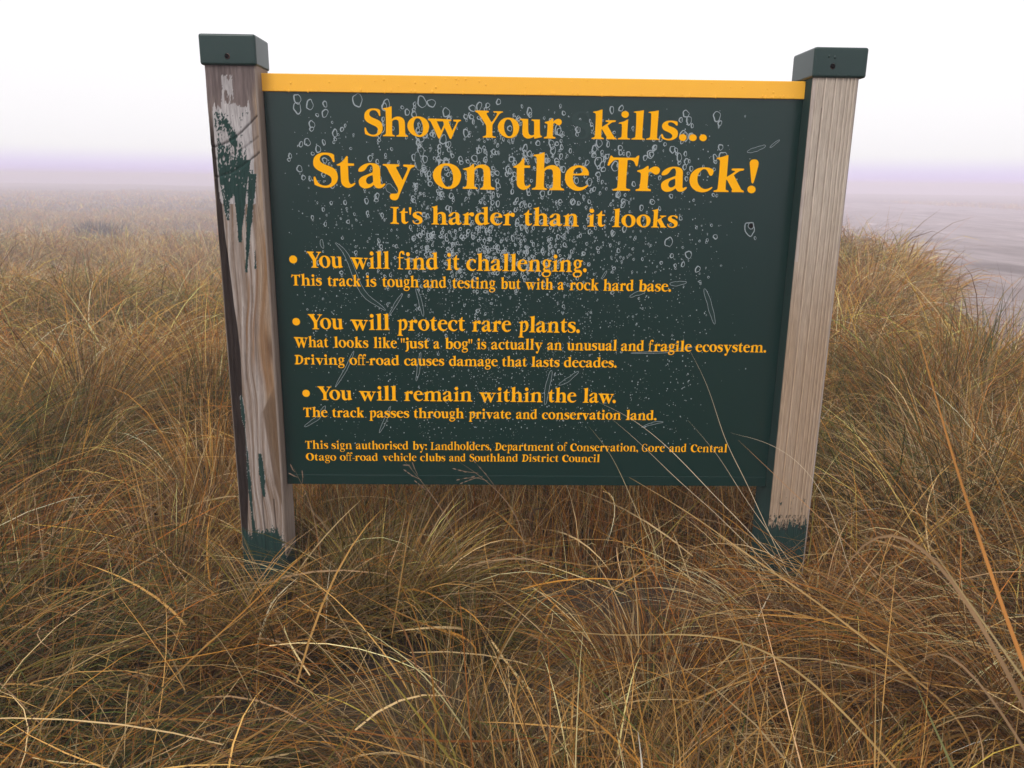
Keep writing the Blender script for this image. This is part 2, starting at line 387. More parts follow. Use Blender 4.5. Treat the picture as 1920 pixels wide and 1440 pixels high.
    for y0, cu in ((268, 62), (322, 50), (290, 45)):
        yy = y0 - cu * np.clip(u, 0, 1) ** 1.8 + 3 * (sp2 - 0.5)
        crack = np.maximum(crack, np.exp(-((py - yy) / 2.2) ** 2) * (1.0 if cu != 45 else 0.5))
    for uu, ya, yb in ((0.55, 860, 1040), (0.28, 760, 900), (0.80, 930, 1030), (0.40, 560, 700), (0.30, 440, 620), (0.62, 520, 720)):
        crack = np.maximum(crack, 0.9 * np.exp(-((u - uu - wv * 0.12) / 0.012) ** 2) * (py > ya) * (py < yb) * (0.35 + 0.65 * (yb > 720)))
    col = lerp(col, np.array([0.02, 0.016, 0.015]), np.clip(crack, 0, 1) * 0.85)
    col = np.where(paint[..., None], GREEN * (0.85 + 0.3 * g[..., None]), col)
    dis = 0.0020 * ridge * low * (1 - rightwood * 0.5) + 0.0014 * (fine - 0.5) + 0.0009 * paint - 0.002 * crack + 0.0012 * (sp - 0.5) * (P > 0.05)
    dis = dis - 0.004 * strip * sm((py - 250) / 100)
    # other faces: plain timber, green low down
    oth = side != 0
    oc = lerp(TAN * 0.75, PALE * 0.85, fbm(y * 160, z * 6, 80, 4))
    oc = np.where((py > 1040 + 30 * (sp - 0.5))[..., None], GREEN, oc)
    oc = np.where((side == 2)[..., None], lerp(GREEN, PALE, fbm(u * 20, z * 12, 83, 3) > 0.55), oc)
    col = np.where(oth[..., None], oc, col)
    return col, np.where(oth, 0.0008 * (g - 0.5), dis)

def right_post_look(side, u, z, y):
    s = np.clip((1.001 + GB - z) / 1.11, -0.05, 1.5)
    py = 147 + s * 853 * (1 + 0.09 * (1 - s))
    g = fbm(u * 40, z * 4, 131, 4); f = fbm(u * 130, z * 26, 133, 3); sp = fbm(u * 40, z * 60, 135, 4)
    wv = (fbm(z * 3, z * 0 + 4, 141, 3) - 0.5)
    col = lerp(np.array([.36, .30, .245]), np.array([.50, .43, .365]), f)
    warm = sm((py - 300) / 400) * (0.55 + 0.5 * g)
    col = lerp(col, np.array([0.30, 0.205, 0.130]), 0.95 * warm)
    # worn arris on the left and raised latewood lines
    line = np.zeros_like(u); dk = np.zeros_like(u)
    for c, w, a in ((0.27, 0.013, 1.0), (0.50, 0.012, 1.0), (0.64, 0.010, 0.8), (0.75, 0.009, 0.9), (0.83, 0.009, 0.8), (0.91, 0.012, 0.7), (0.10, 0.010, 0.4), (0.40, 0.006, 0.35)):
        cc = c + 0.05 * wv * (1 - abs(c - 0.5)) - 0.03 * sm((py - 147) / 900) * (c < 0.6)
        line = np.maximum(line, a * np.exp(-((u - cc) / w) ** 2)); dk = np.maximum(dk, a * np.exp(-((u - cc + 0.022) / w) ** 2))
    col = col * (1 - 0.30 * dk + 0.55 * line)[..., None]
    check = np.exp(-((u - 0.245 - 0.05 * wv) / 0.006) ** 2) * (py > 200) * (py < 360)
    col = lerp(col, np.array([0.05, 0.04, 0.035]), 0.6 * check)
    paint = (py > 985 + 60 * (sp - 0.5) + 20 * (fbm(u * 14, u * 0, 150, 3) - 0.5)) | ((py > 930) & (sp > 0.72) & (g > 0.5))
    worn = (u < 0.05 + 0.06 * (fbm(z * 12, z * 0, 152, 3) - 0.4)) & (py < 480)
    col = np.where(worn[..., None], PALE * 1.12, col)
    col = np.where(paint[..., None], GREEN * 0.9, col)
    black = (py > 965) & (py < 1000) & (sp > 0.6) & ~paint
    col = np.where(black[..., None], DARK * 0.3, col)
    dis = 0.0022 * line - 0.0014 * dk + 0.0008 * (g - 0.5) - 0.002 * check
    oth = side != 0
    gn = np.where((side == 3)[..., None], GREEN * (0.9 + 0.25 * g[..., None]), lerp(PALE * 0.8, PALE, g))
    edge = (side == 3) & (y < -0.047 + 0.004 * fbm(z * 14, z * 0, 160, 3))
    gn = np.where(edge[..., None], PALE, gn)
    gn = np.where((side == 2)[..., None], lerp(GREEN, PALE, sp > 0.6), gn)
    col = np.where(oth[..., None], gn, col)
    return col, np.where(oth, 0.0006 * (g - 0.5), dis)

def timber_post(x0, x1, y0, y1, z1, look):
    P, side = rounded_perimeter(x0, x1, y0, y1, 0.004, 92, 34)
    zz = np.arange(-0.25, z1 + 1e-6, 0.0022)
    k = len(P)
    u = (P[:, 0] - x0) / (x1 - x0)
    UU, ZZ = np.meshgrid(u, zz); SS = np.broadcast_to(side, UU.shape); YY = np.broadcast_to(P[:, 1], UU.shape)
    col, dis = look(SS, UU, ZZ, YY)
    c = np.array([(x0 + x1) / 2, (y0 + y1) / 2]); nrm = np.zeros((k, 2))
    for j in range(k):
        t = P[(j + 1) % k] - P[j - 1]; nrm[j] = (t[1], -t[0]) / np.linalg.norm(t)
    PX = P[:, 0] + nrm[:, 0] * dis; PY = P[:, 1] + nrm[:, 1] * dis
    Vv = np.stack([PX, PY, ZZ], -1).reshape(-1, 3)
    r = len(zz); a = np.arange(k)[None, :] + k * np.arange(r - 1)[:, None]; b = (np.arange(k)[None, :] + 1) % k + k * np.arange(r - 1)[:, None]
    return mesh_np('post', Vv, np.stack([a, b, b + k, a + k], -1).reshape(-1, 4), True, col.reshape(-1, 3))

link('post', timber_post(-0.7413, -0.6256, -0.040, 0.055, 1.03 + GB, left_post_look), sign, [M_TIMBER])['label'] = 'old timber post with dark green paint peeling off'
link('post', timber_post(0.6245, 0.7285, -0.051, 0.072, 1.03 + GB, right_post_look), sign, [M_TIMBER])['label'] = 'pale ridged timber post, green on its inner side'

def bev_box(bm, a, b, r, seg=3):
    g = bmesh.ops.create_cube(bm, size=1)['verts']
    for v in g: v.co = Vector([(a[k] + b[k]) / 2 + v.co[k] * (b[k] - a[k]) for k in range(3)])
    es = list({e for v in g for e in v.link_edges})
    if r > 0: bmesh.ops.bevel(bm, geom=es, offset=r, segments=seg, profile=0.5, affect='EDGES')
def to_mesh(bm, name, smooth=True):
    me = bpy.data.meshes.new(name); bm.to_mesh(me); bm.free()
    me.polygons.foreach_set('use_smooth', np.full(len(me.polygons), smooth)); return me
def blob(bm, c, rx, ry, rz, seg=10):
    g = bmesh.ops.create_uvsphere(bm, u_segments=seg, v_segments=max(6, seg // 2 + 2), radius=1)['verts']
    for v in g: v.co = Vector((c[0] + v.co.x * rx, c[1] + v.co.y * ry, c[2] + v.co.z * rz))
def weighted(o):
    m = o.modifiers.new('wn', 'WEIGHTED_NORMAL'); m.keep_sharp = True
    return o

def post_cap(x0, x1, y0, y1, z0, z1, sx, sz, drops):
    bm = bmesh.new(); bev_box(bm, (x0, y0, z0 + GB), (x1, y1, z1 + GB), 0.0055)
    for dx, dz, r in drops: blob(bm, (dx, y0 - 0.0003, dz + GB), r, r * 0.55, r * 1.25)
    c = weighted(link('post_cap', to_mesh(bm, 'post_cap'), sign, [M_CAP]))
    bm = bmesh.new()
    ring = bmesh.ops.create_cone(bm, cap_ends=True, segments=20, radius1=0.0062, radius2=0.0048, depth=0.003)['verts']
    bmesh.ops.rotate(bm, verts=ring, cent=(0, 0, 0), matrix=Matrix.Rotation(math.radians(90), 3, 'X'))
    bmesh.ops.translate(bm, verts=ring, vec=(sx, y0 - 0.001, sz + GB))
    n0 = len(bm.faces)
    hole = bmesh.ops.create_cone(bm, cap_ends=True, segments=16, radius1=0.0028, radius2=0.0028, depth=0.003)['verts']
    bmesh.ops.rotate(bm, verts=hole, cent=(0, 0, 0), matrix=Matrix.Rotation(math.radians(90), 3, 'X'))
    bmesh.ops.translate(bm, verts=hole, vec=(sx, y0 - 0.0016, sz + GB))
    bm.faces.ensure_lookup_table()
    for f in bm.faces[n0:]: f.material_index = 1
    link('screw', to_mesh(bm, 'screw', False), c, [M_RUST, M_HOLE])
    return c
post_cap(-0.7480, -0.6228, -0.0465, 0.0615, 1.0100, 1.0752, -0.6866, 1.0285, [(-0.632, 1.018, 0.0015), (-0.70, 1.066, 0.0012)])
post_cap(0.6190, 0.7410, -0.0570, 0.0790, 1.0020, 1.0665, 0.6625, 1.0260, [(0.652, 1.047, 0.0026), (0.6655, 1.045, 0.0028), (0.634, 1.010, 0.002), (0.677, 1.008, 0.002), (0.695, 1.007, 0.0022), (0.70, 1.009, 0.0015)])

# panel: folded tray with a lip along the lower edge; stains are part of its face
XL, XR = -0.6245, 0.6240
bm = bmesh.new()
bev_box(bm, (XL, 0.0, GB + 0.0), (XR, 0.022, GB + 0.985), 0.0015, 2)
bev_box(bm, (XL + 0.001, -0.0022, GB + 0.0003), (XR - 0.001, 0.0005, GB + 0.0262), 0.0008, 2)
n_panel = len(bm.faces)
def ring_pts(c, rx, ry, rot, wob, k, seed):
    g = np.random.default_rng(seed); ph = g.random(4) * 6.28; a = np.linspace(0, 2 * np.pi, k, endpoint=False)
    r = 1 + wob * (0.6 * np.sin(2 * a + ph[0]) + 0.5 * np.sin(3 * a + ph[1]) + 0.35 * np.sin(5 * a + ph[2]))
    x = rx * r * np.cos(a); y = ry * r * np.sin(a); cs, sn = math.cos(rot), math.sin(rot)
    return np.stack([c[0] + x * cs - y * sn, c[1] + x * sn + y * cs], 1)
def add_ring(outer, th, h, mi=1):
    outer = np.asarray(outer); k = len(outer)
    d = np.roll(outer, -1, 0) - np.roll(outer, 1, 0); nn = np.stack([-d[:, 1], d[:, 0]], 1); nn /= np.linalg.norm(nn, axis=1)[:, None] + 1e-12
    area = 0.5 * np.sum(outer[:, 0] * np.roll(outer[:, 1], -1) - outer[:, 1] * np.roll(outer[:, 0], -1))
    if area < 0: nn = -nn
    th = np.broadcast_to(th, (k,))
    inn = outer + nn * th[:, None]
    vo_ = [bm.verts.new((q[0], -h, q[1] + GB)) for q in outer]; vi_ = [bm.verts.new((q[0], -h, q[1] + GB)) for q in inn]
    for j in range(k):
        f = bm.faces.new((vo_[j], vo_[(j + 1) % k], vi_[(j + 1) % k], vi_[j])); f.material_index = mi
def add_disc(pts, h, mi=1):
    f = bm.faces.new([bm.verts.new((q[0], -h, q[1] + GB)) for q in pts]); f.material_index = mi
hcount = [0]
def hh():
    hcount[0] += 1
    return 0.00010 + 0.00000012 * hcount[0]
R = np.random.default_rng(77)
COLX = np.array([-.53, -.49, -.45, -.355, -.27, -.255, -.20, -.135, -.10, -.03, .045, .085, .14, .205, .285, .36, .41])
COLW = np.array([.5, .5, .8, 1.1, 1.3, 1.0, 1.2, 1.5, 1.3, 1.4, 1.5, 1.0, 1.1, 1.0, 1.2, .9, .6]); COLW = COLW / COLW.sum()
def drop_ring(x, z, r, seed):
    k = 12 if r < 0.004 else 20
    th = min(0.0026, r * 0.50)
    o = ring_pts((x, z), r * R.uniform(0.75, 1.0), r * R.uniform(0.95, 1.35), R.uniform(-.3, .3), 0.13, k, seed)
    aa = np.linspace(0, 2 * np.pi, k, endpoint=False)
    add_ring(o, th * (0.75 + 0.35 * (np.sin(aa + R.uniform(3.9, 5.5)))), hh())
seed = 0
# larger drips, mostly in the upper half and strung down the run-off lines
for _ in range(1350):
    z = np.clip(R.beta(2.6, 1.7), 0, 1) * 0.66 + 0.285
    zc = (z - 0.30) / 0.65
    if R.random() < 0.72: x = R.choice(COLX, p=COLW) + R.normal(0, 0.016)
    else: x = R.normal(-0.06, 0.24)
    if abs(x + 0.02) > 0.56: continue
    if z < 0.5 and R.random() < 0.45: continue
    if abs(x + 0.06) > 0.34 and R.random() < 0.35: continue
    r = 0.0016 + 0.0050 * R.random() ** 2.2 * (0.4 + zc) + (0.0032 * R.random() ** 2 if z > 0.78 else 0)
    seed += 1; drop_ring(x, z, r, seed)
    if R.random() < 0.28: seed += 1; drop_ring(x + R.normal(0, r * .5), z - r * 1.5, r * R.uniform(.5, .9), seed)
# crowded patch under the third line of text
for _ in range(330):
    x = R.normal(-0.09, 0.14); z = np.clip(R.normal(0.615, 0.035), 0.55, 0.70)
    seed += 1; drop_ring(x, z, 0.0014 + 0.0036 * R.random() ** 2, seed)
for x, z, r in ((-.548, .945, .011), (-.549, .925, .013), (-.52, .933, .012), (-.485, .935, .008), (-.486, .915, .011), (-.41, .944, .017), (-.345, .935, .012),
                (-.262, .943, .013), (-.24, .94, .012), (-.545, .845, .008), (-.53, .85, .010), (.20, .935, .008), (.352, .925, .010), (.36, .91, .009), (.425, .92, .012), (.433, .905, .007),
                (-.13, .935, .010), (-.085, .945, .008), (.33, .63, .012), (.38, .60, .010), (.405, .565, .008)):
    seed += 1; drop_ring(x, z, r * 0.82, seed)
# fine specks, denser down the run-off lines
for _ in range(5400):
    z = 0.10 + 0.84 * R.beta(1.5, 1.6)
    if R.random() < 0.75: x = R.choice(COLX, p=COLW) + R.normal(0, 0.017)
    else: x = R.normal(-0.03, 0.26)
    if abs(x + 0.02) > 0.57: continue
    r = 0.0004 + 0.0012 * R.random() ** 2
    add_disc(ring_pts((x, z), r, r * R.uniform(.8, 1.5), 0, 0.15, 6, seed + _), hh())
# long chips where the coating has lifted: a pale outline round a duller patch
CHIPS = [
    ([(-0.4767, 0.6212), (-0.4569, 0.6056), (-0.4425, 0.5802), (-0.431, 0.543), (-0.4192, 0.5107), (-0.4007, 0.4834), (-0.3788, 0.4731), (-0.3558, 0.4548)], 0.0064),
    ([(-0.315, 0.4987), (-0.3318, 0.4749), (-0.3489, 0.4456)], 0.0038),
    ([(-0.2829, 0.512), (-0.273, 0.4794), (-0.2657, 0.4411)], 0.0045),
    ([(-0.4392, 0.3554), (-0.4595, 0.3098), (-0.4909, 0.2586)], 0.0038),
    ([(-0.2737, 0.3537), (-0.2797, 0.3113), (-0.2863, 0.2768)], 0.0038),
    ([(-0.5158, 0.2123), (-0.539, 0.177), (-0.5738, 0.1554)], 0.0051),
    ([(-0.3529, 0.2121), (-0.3675, 0.171), (-0.3833, 0.1396)], 0.0038),
    ([(0.4241, 0.5191), (0.4434, 0.473), (0.4574, 0.4277)], 0.0058),
    ([(0.3379, 0.5287), (0.3576, 0.5289), (0.381, 0.533)], 0.0051),
    ([(0.0536, 0.3098), (0.0439, 0.2654), (0.0396, 0.2163)], 0.0058),
    ([(0.1229, 0.3069), (0.096, 0.2839), (0.0721, 0.2698)], 0.0051),
    ([(0.2877, 0.1597), (0.3187, 0.1713), (0.3446, 0.1744)], 0.0032),
    ([(0.241, 0.4949), (0.2603, 0.5043), (0.2798, 0.5084)], 0.0045),
    ([(0.183, 0.5597), (0.1757, 0.5466), (0.1695, 0.5388)], 0.0026),
    ([(0.502, 0.8414), (0.5242, 0.8477), (0.5462, 0.8565)], 0.0051),
    ([(0.5555, 0.8518), (0.5661, 0.8603), (0.5778, 0.8701)], 0.0026),
    ([(-0.2747, 0.8326), (-0.2726, 0.8097), (-0.2692, 0.7892)], 0.0083),
    ([(-0.507, 0.6278), (-0.5076, 0.6152), (-0.503, 0.6051)], 0.0038),
    ([(-0.3477, 0.7577), (-0.3392, 0.7456), (-0.3232, 0.7335)], 0.009),
    ([(0.4079, 0.3717), (0.3417, 0.3575), (0.2479, 0.354)], 0.0026),
]
for ci, (pts, w) in enumerate(CHIPS):
    pts = np.array(pts); t = np.linspace(0, 1, 14); s0 = np.linspace(0, 1, len(pts))
    c = np.stack([np.interp(t, s0, pts[:, 0]), np.interp(t, s0, pts[:, 1])], 1)
    d = np.gradient(c, axis=0); nn = np.stack([-d[:, 1], d[:, 0]], 1); nn /= np.linalg.norm(nn, axis=1)[:, None]
    ww = w * np.sqrt(np.clip(np.sin(np.pi * np.clip(t * 0.94 + 0.03, 0, 1)), 0, 1)) 
    a = c + nn * (ww * (0.75 + 0.6 * R.random(14)))[:, None]; b = c - nn * (ww * (0.75 + 0.6 * R.random(14)))[:, None]
    o = np.concatenate([a, b[::-1]])
    # close-set points smoothed once
    o = 0.25 * np.roll(o, 1, 0) + 0.5 * o + 0.25 * np.roll(o, -1, 0)
    add_ring(o, 0.00085, hh(), 1)
    ai = [(c[j] + (a[j] - c[j]) * 0.8) for j in range(14)]; bi = [(c[j] + (b[j] - c[j]) * 0.8) for j in range(14)]
    h_ = hh() - 0.00006
    va = [bm.verts.new((q[0], -h_, q[1] + GB)) for q in ai]; vb = [bm.verts.new((q[0], -h_, q[1] + GB)) for q in bi]
    for j in range(13):
        f = bm.faces.new((va[j], va[j + 1], vb[j + 1], vb[j])); f.material_index = 2
bm.normal_update()
for f in list(bm.faces)[n_panel:]:
    if f.normal.y > 0: f.normal_flip()
panel = weighted(link('sign_panel', to_mesh(bm, 'sign_panel', False), sign, [M_PANEL, M_STAIN, M_GHOST]))

# bolt hole with a chipped rim
bm = bmesh.new()
hx, hz = 0.527, 0.671
add_ring(ring_pts((hx - 0.003, hz - 0.008), 0.012, 0.018, 0.5, 0.12, 26, 3), 0.0022, 0.0008, 0)
add_disc(ring_pts((hx, hz), 0.0052, 0.0058, 0, 0.05, 20, 4), 0.0010, 1)
add_ring(ring_pts((hx, hz), 0.0078, 0.0084, 0, 0.08, 20, 5), 0.0014, 0.0012, 0)
bm.normal_update()
for f in bm.faces:
    if f.normal.y > 0: f.normal_flip()
link('bolt_hole', to_mesh(bm, 'bolt_hole', False), panel, [M_STAIN, M_HOLE])

# yellow folded strip over the top edge, with dew on it
bm = bmesh.new()
bev_box(bm, (XL - 0.003, -0.0045, GB + 0.9605), (XR + 0.003, 0.0262, GB + 0.9995), 0.0016, 2)
for _ in range(26):
    dx = R.uniform(XL + .02, XR - .02); dz = R.choice([0.990, 0.985, 0.978]) + R.normal(0, .002); r = R.uniform(.0014, .0026)
    blob(bm, (dx, -0.0044, GB + dz), r, r * .5, r * 1.2)
for _ in range(70):
    dx = R.uniform(XL + .02, XR - .02); r = R.uniform(.0012, .0022)
    blob(bm, (dx, -0.0044, GB + 0.9640 + R.normal(0, .0012)), r, r * .6, r * 1.9)
weighted(link('header_strip', to_mesh(bm, 'header_strip'), sign, [M_YELLOW]))['label'] = 'yellow strip along the top edge, beaded with dew'

# lettering
GLYPHS = {
    'S': ['0.376,1.041 0.501,1.033 0.575,1.015 0.638,0.976! 0.641,0.87 0.646,0.779 0.62,0.757 0.595,0.767! 0.544,0.882 0.472,0.954 0.373,0.976 0.259,0.942 0.207,0.857 0.226,0.772 0.323,0.7 0.483,0.639 0.606,0.578 0.69,0.481 0.725,0.346 0.711,0.224 0.649,0.113 0.532,0.027 0.391,-0.012 0.252,-0.004 0.103,0.039 0.016,0.079! 0,0.187 0,0.309 0.028,0.324 0.053,0.309! 0.092,0.199 0.169,0.101 0.331,0.052 0.459,0.089 0.526,0.175 0.524,0.285 0.47,0.352 0.347,0.413 0.212,0.474 0.09,0.548 0.013,0.651 0.006,0.772 0.044,0.893 0.148,0.99 0.263,1.033'],
    't': ['0.3,0.947 0.338,0.938! 0.337,0.734! 0.516,0.729! 0.518,0.662! 0.335,0.657! 0.339,0.25 0.354,0.169 0.399,0.108 0.469,0.128 0.521,0.155 0.538,0.142 0.525,0.101 0.442,0.034 0.332,-0.007 0.22,0.02 0.135,0.101 0.109,0.196 0.104,0.652! 0.003,0.667 0,0.692 0.085,0.732 0.195,0.811'],
    'a': ['0,0.54 0.06,0.625 0.175,0.704 0.302,0.743 0.416,0.747 0.528,0.729 0.615,0.674 0.65,0.589 0.653,0.454 0.66,0.283 0.662,0.136! 0.687,0.105 0.738,0.129 0.789,0.138 0.799,0.117 0.762,0.062 0.684,0.006 0.595,-0.01 0.52,0.012 0.452,0.092! 0.355,0.025 0.227,-0.015 0.126,-0.006 0.034,0.062 0.003,0.16 0.015,0.246 0.1,0.332 0.266,0.405 0.426,0.473! 0.437,0.552 0.431,0.625 0.401,0.686 0.351,0.696 0.287,0.656 0.234,0.576 0.169,0.515 0.08,0.485 0.011,0.491', '0.423,0.387! 0.434,0.307 0.434,0.185! 0.371,0.135 0.295,0.117 0.239,0.16 0.223,0.222 0.257,0.307 0.328,0.356'],
    'y': ['0,0.714 0.057,0.726! 0.472,0.721 0.494,0.696 0.483,0.66! 0.414,0.647 0.4,0.611! 0.582,0.25! 0.734,0.574 0.728,0.629 0.685,0.648! 0.616,0.666 0.61,0.702 0.636,0.718! 0.938,0.706 0.96,0.678 0.937,0.648! 0.867,0.623 0.822,0.574! 0.49,-0.176 0.436,-0.312 0.371,-0.362 0.282,-0.362 0.213,-0.324 0.186,-0.25 0.217,-0.176 0.287,-0.163 0.389,-0.157 0.434,-0.126 0.444,-0.052 0.431,0.01! 0.177,0.501 0.111,0.629 0.055,0.672 0.005,0.684'],
    'o': ['0.425,0.767 0.618,0.733 0.774,0.628 0.858,0.453 0.851,0.312 0.784,0.147 0.638,0.03 0.455,-0.006 0.262,0.041 0.093,0.159 0.004,0.324 0,0.476 0.074,0.616 0.232,0.733', '0.4,0.698 0.485,0.674 0.568,0.558 0.615,0.371 0.602,0.194 0.553,0.1 0.456,0.059 0.371,0.094 0.276,0.241 0.241,0.429 0.267,0.569 0.328,0.674'],
    'n': ['0.328,0.762 0.348,0.745! 0.352,0.64! 0.43,0.704 0.587,0.745 0.72,0.727 0.817,0.657 0.854,0.529 0.868,0.13 0.893,0.077 0.978,0.047 0.99,0.018 0.978,-0.012! 0.547,-0.012! 0.538,0.024 0.613,0.065 0.64,0.13 0.642,0.529 0.612,0.611 0.539,0.643 0.442,0.628 0.364,0.564! 0.352,0.13 0.376,0.077 0.443,0.047 0.456,0.006! 0.006,0.006! 0,0.041 0.091,0.077 0.122,0.13 0.128,0.505 0.104,0.564 0.02,0.581 0.014,0.611 0.177,0.657 0.261,0.71'],
    'm': ['0.328,0.765 0.348,0.747! 0.352,0.642! 0.43,0.706 0.587,0.747 0.72,0.73 0.817,0.66 0.853,0.625! 0.943,0.701 1.1,0.742 1.233,0.724 1.331,0.654 1.368,0.526 1.385,0.126 1.41,0.073 1.495,0.044 1.508,0.014 1.496,-0.013! 1.064,-0.013! 1.055,0.026 1.13,0.067 1.156,0.132 1.156,0.531 1.125,0.613 1.053,0.644 0.956,0.628 0.872,0.564! 0.868,0.132 0.893,0.079 0.96,0.05 0.972,-0.007! 0.547,-0.007! 0.538,0.026 0.613,0.067 0.64,0.132 0.642,0.531 0.612,0.613 0.539,0.646 0.442,0.631 0.364,0.566! 0.352,0.132 0.376,0.079 0.443,0.05 0.456,0.008! 0.006,0.008! 0,0.044 0.091,0.079 0.122,0.132 0.128,0.508 0.104,0.566 0.02,0.584 0.014,0.613 0.177,0.66 0.261,0.712'],
    'h': ['0.358,1.129 0.376,1.116! 0.369,0.644! 0.457,0.711 0.595,0.751 0.72,0.737 0.832,0.671 0.884,0.55 0.895,0.134 0.925,0.066 0.996,0.039 1.004,-0.005! 0.544,-0.005! 0.543,0.032 0.626,0.066 0.652,0.134 0.642,0.537 0.612,0.604 0.542,0.637 0.446,0.617 0.384,0.57! 0.373,0.134 0.396,0.066 0.466,0.039 0.474,0.001! 0,0.005! 0.006,0.039 0.089,0.073 0.123,0.134 0.132,0.937 0.106,0.996 0.03,1.023 0.036,1.049 0.228,1.083'],
    'e': ['0.409,0.755 0.548,0.731 0.676,0.651 0.738,0.544 0.738,0.457! 0.252,0.453! 0.248,0.343 0.287,0.222 0.374,0.127 0.5,0.093 0.611,0.12 0.707,0.17 0.735,0.154 0.695,0.1 0.573,0.019 0.42,-0.015 0.266,0.012 0.109,0.114 0.022,0.248 0,0.423 0.054,0.584 0.189,0.704 0.298,0.744', '0.257,0.504! 0.275,0.598 0.342,0.664 0.439,0.691 0.509,0.664 0.539,0.598 0.506,0.531 0.417,0.507'],
    'T': ['0.105,1.058 0.173,1! 0.835,1! 0.903,1.056 0.944,1.069 0.953,1.044! 0.918,0.769 0.893,0.747 0.86,0.757! 0.809,0.869 0.755,0.913 0.676,0.932 0.605,0.925! 0.591,0.114 0.62,0.07 0.719,0.044 0.721,0! 0.19,0! 0.195,0.038 0.298,0.076 0.329,0.127 0.332,0.925! 0.26,0.929 0.183,0.906 0.109,0.831 0.047,0.756 0.008,0.759 0,0.788! 0.074,1.031'],
    'r': ['0.333,0.763 0.366,0.744! 0.365,0.638! 0.44,0.701 0.542,0.745 0.634,0.738 0.702,0.682 0.713,0.607 0.672,0.531 0.595,0.503 0.528,0.525 0.461,0.569 0.407,0.588 0.37,0.556! 0.362,0.102 0.383,0.076 0.463,0.051 0.469,0! 0,0! 0.004,0.044 0.101,0.076 0.118,0.127 0.138,0.506 0.109,0.556 0.022,0.588 0.027,0.619 0.194,0.669'],
    'c': ['0.454,0.741 0.573,0.729 0.68,0.685 0.717,0.635 0.709,0.559 0.681,0.503 0.636,0.486 0.595,0.515 0.535,0.616 0.472,0.679 0.406,0.685 0.331,0.635 0.26,0.534 0.237,0.395 0.266,0.256 0.353,0.142 0.462,0.085 0.567,0.092 0.643,0.123 0.701,0.149 0.719,0.13 0.673,0.079 0.56,0.009 0.417,-0.017 0.243,0.015 0.092,0.117 0.009,0.269 0,0.408 0.049,0.559 0.184,0.685 0.311,0.729'],
    'k': ['0.346,1.116 0.373,1.104! 0.372,0.459! 0.577,0.597 0.613,0.635 0.506,0.666 0.504,0.698 0.528,0.717! 0.868,0.717 0.89,0.692 0.86,0.66! 0.744,0.635 0.584,0.515! 0.811,0.142 0.856,0.079 0.925,0.041 0.935,0! 0.56,0! 0.556,0.041 0.566,0.085! 0.386,0.37! 0.359,0.37! 0.361,0.104 0.377,0.066 0.451,0.041 0.461,0! 0,0! 0.004,0.041 0.087,0.066 0.116,0.117 0.126,0.935 0.09,0.979 0.023,1.004 0.034,1.029 0.2,1.066'],
    '!': ['0.144,1.001 0.224,0.98 0.276,0.911 0.278,0.811! 0.179,0.307 0.142,0.269 0.106,0.307! 0.016,0.823 0.006,0.911 0.054,0.98', '0.256,0.089 0.237,0.02 0.177,-0.022 0.098,-0.022 0.03,0.02 0,0.089 0.019,0.158 0.079,0.2 0.158,0.2 0.225,0.158'],
    'w': ['0,0.675 0.067,0.697! 0.918,0.669 0.94,0.633 0.895,0.601! 0.828,0.59! 0.978,0.247! 1.142,0.558 1.119,0.59 1.03,0.605 1.019,0.665! 1.322,0.661 1.326,0.618! 1.243,0.59 1.198,0.537! 0.936,-0.054 0.902,-0.065 0.868,-0.043! 0.669,0.365! 0.474,-0.043 0.44,-0.06 0.407,-0.032! 0.133,0.536 0.089,0.601 0.011,0.639', '0.357,0.596! 0.604,0.596! 0.652,0.494! 0.529,0.241!'],
    'v': ['0,0.675 0.067,0.697! 0.482,0.69 0.503,0.643 0.447,0.605! 0.38,0.596! 0.529,0.247! 0.693,0.558 0.671,0.59 0.581,0.605 0.571,0.665! 0.873,0.661 0.877,0.618! 0.794,0.59 0.749,0.537! 0.485,-0.054 0.451,-0.065 0.418,-0.043! 0.133,0.536 0.089,0.601 0.011,0.639'],
    'Y': ['0.02,1.016! 0.524,1.009 0.554,0.974 0.534,0.946! 0.464,0.927 0.474,0.869! 0.668,0.571! 0.878,0.879 0.867,0.936 0.746,0.955 0.736,0.998! 1.109,0.994 1.129,0.965! 1.029,0.927 0.969,0.879! 0.709,0.494 0.699,0.436! 0.701,0.087 0.732,0.058 0.833,0.039 0.834,0! 0.305,0! 0.315,0.039 0.417,0.078 0.447,0.126 0.446,0.436! 0.415,0.504! 0.162,0.85 0.091,0.926 0.01,0.965 0,1.003'],
    'u': ['0,0.735! 0.334,0.726! 0.352,0.252 0.395,0.146 0.477,0.107 0.588,0.136! 0.58,0.581 0.558,0.649 0.477,0.668 0.476,0.712! 0.81,0.712! 0.831,0.175 0.863,0.107 0.915,0.088 0.905,0.049! 0.601,-0.019! 0.59,0.058! 0.438,0 0.296,-0.01 0.152,0.078 0.109,0.214 0.114,0.581 0.092,0.658 0.001,0.697'],
    'i': ['0.332,0.758! 0.359,0.75! 0.355,0.099 0.393,0.047 0.462,0.034 0.463,0! 0,0! 0.012,0.042 0.106,0.073 0.139,0.125 0.133,0.539 0.109,0.59 0.014,0.595 0.026,0.629 0.213,0.688', '0.379,0.945 0.356,0.87 0.288,0.823 0.201,0.823 0.128,0.869 0.098,0.945 0.121,1.02 0.189,1.067 0.276,1.067 0.349,1.02'],
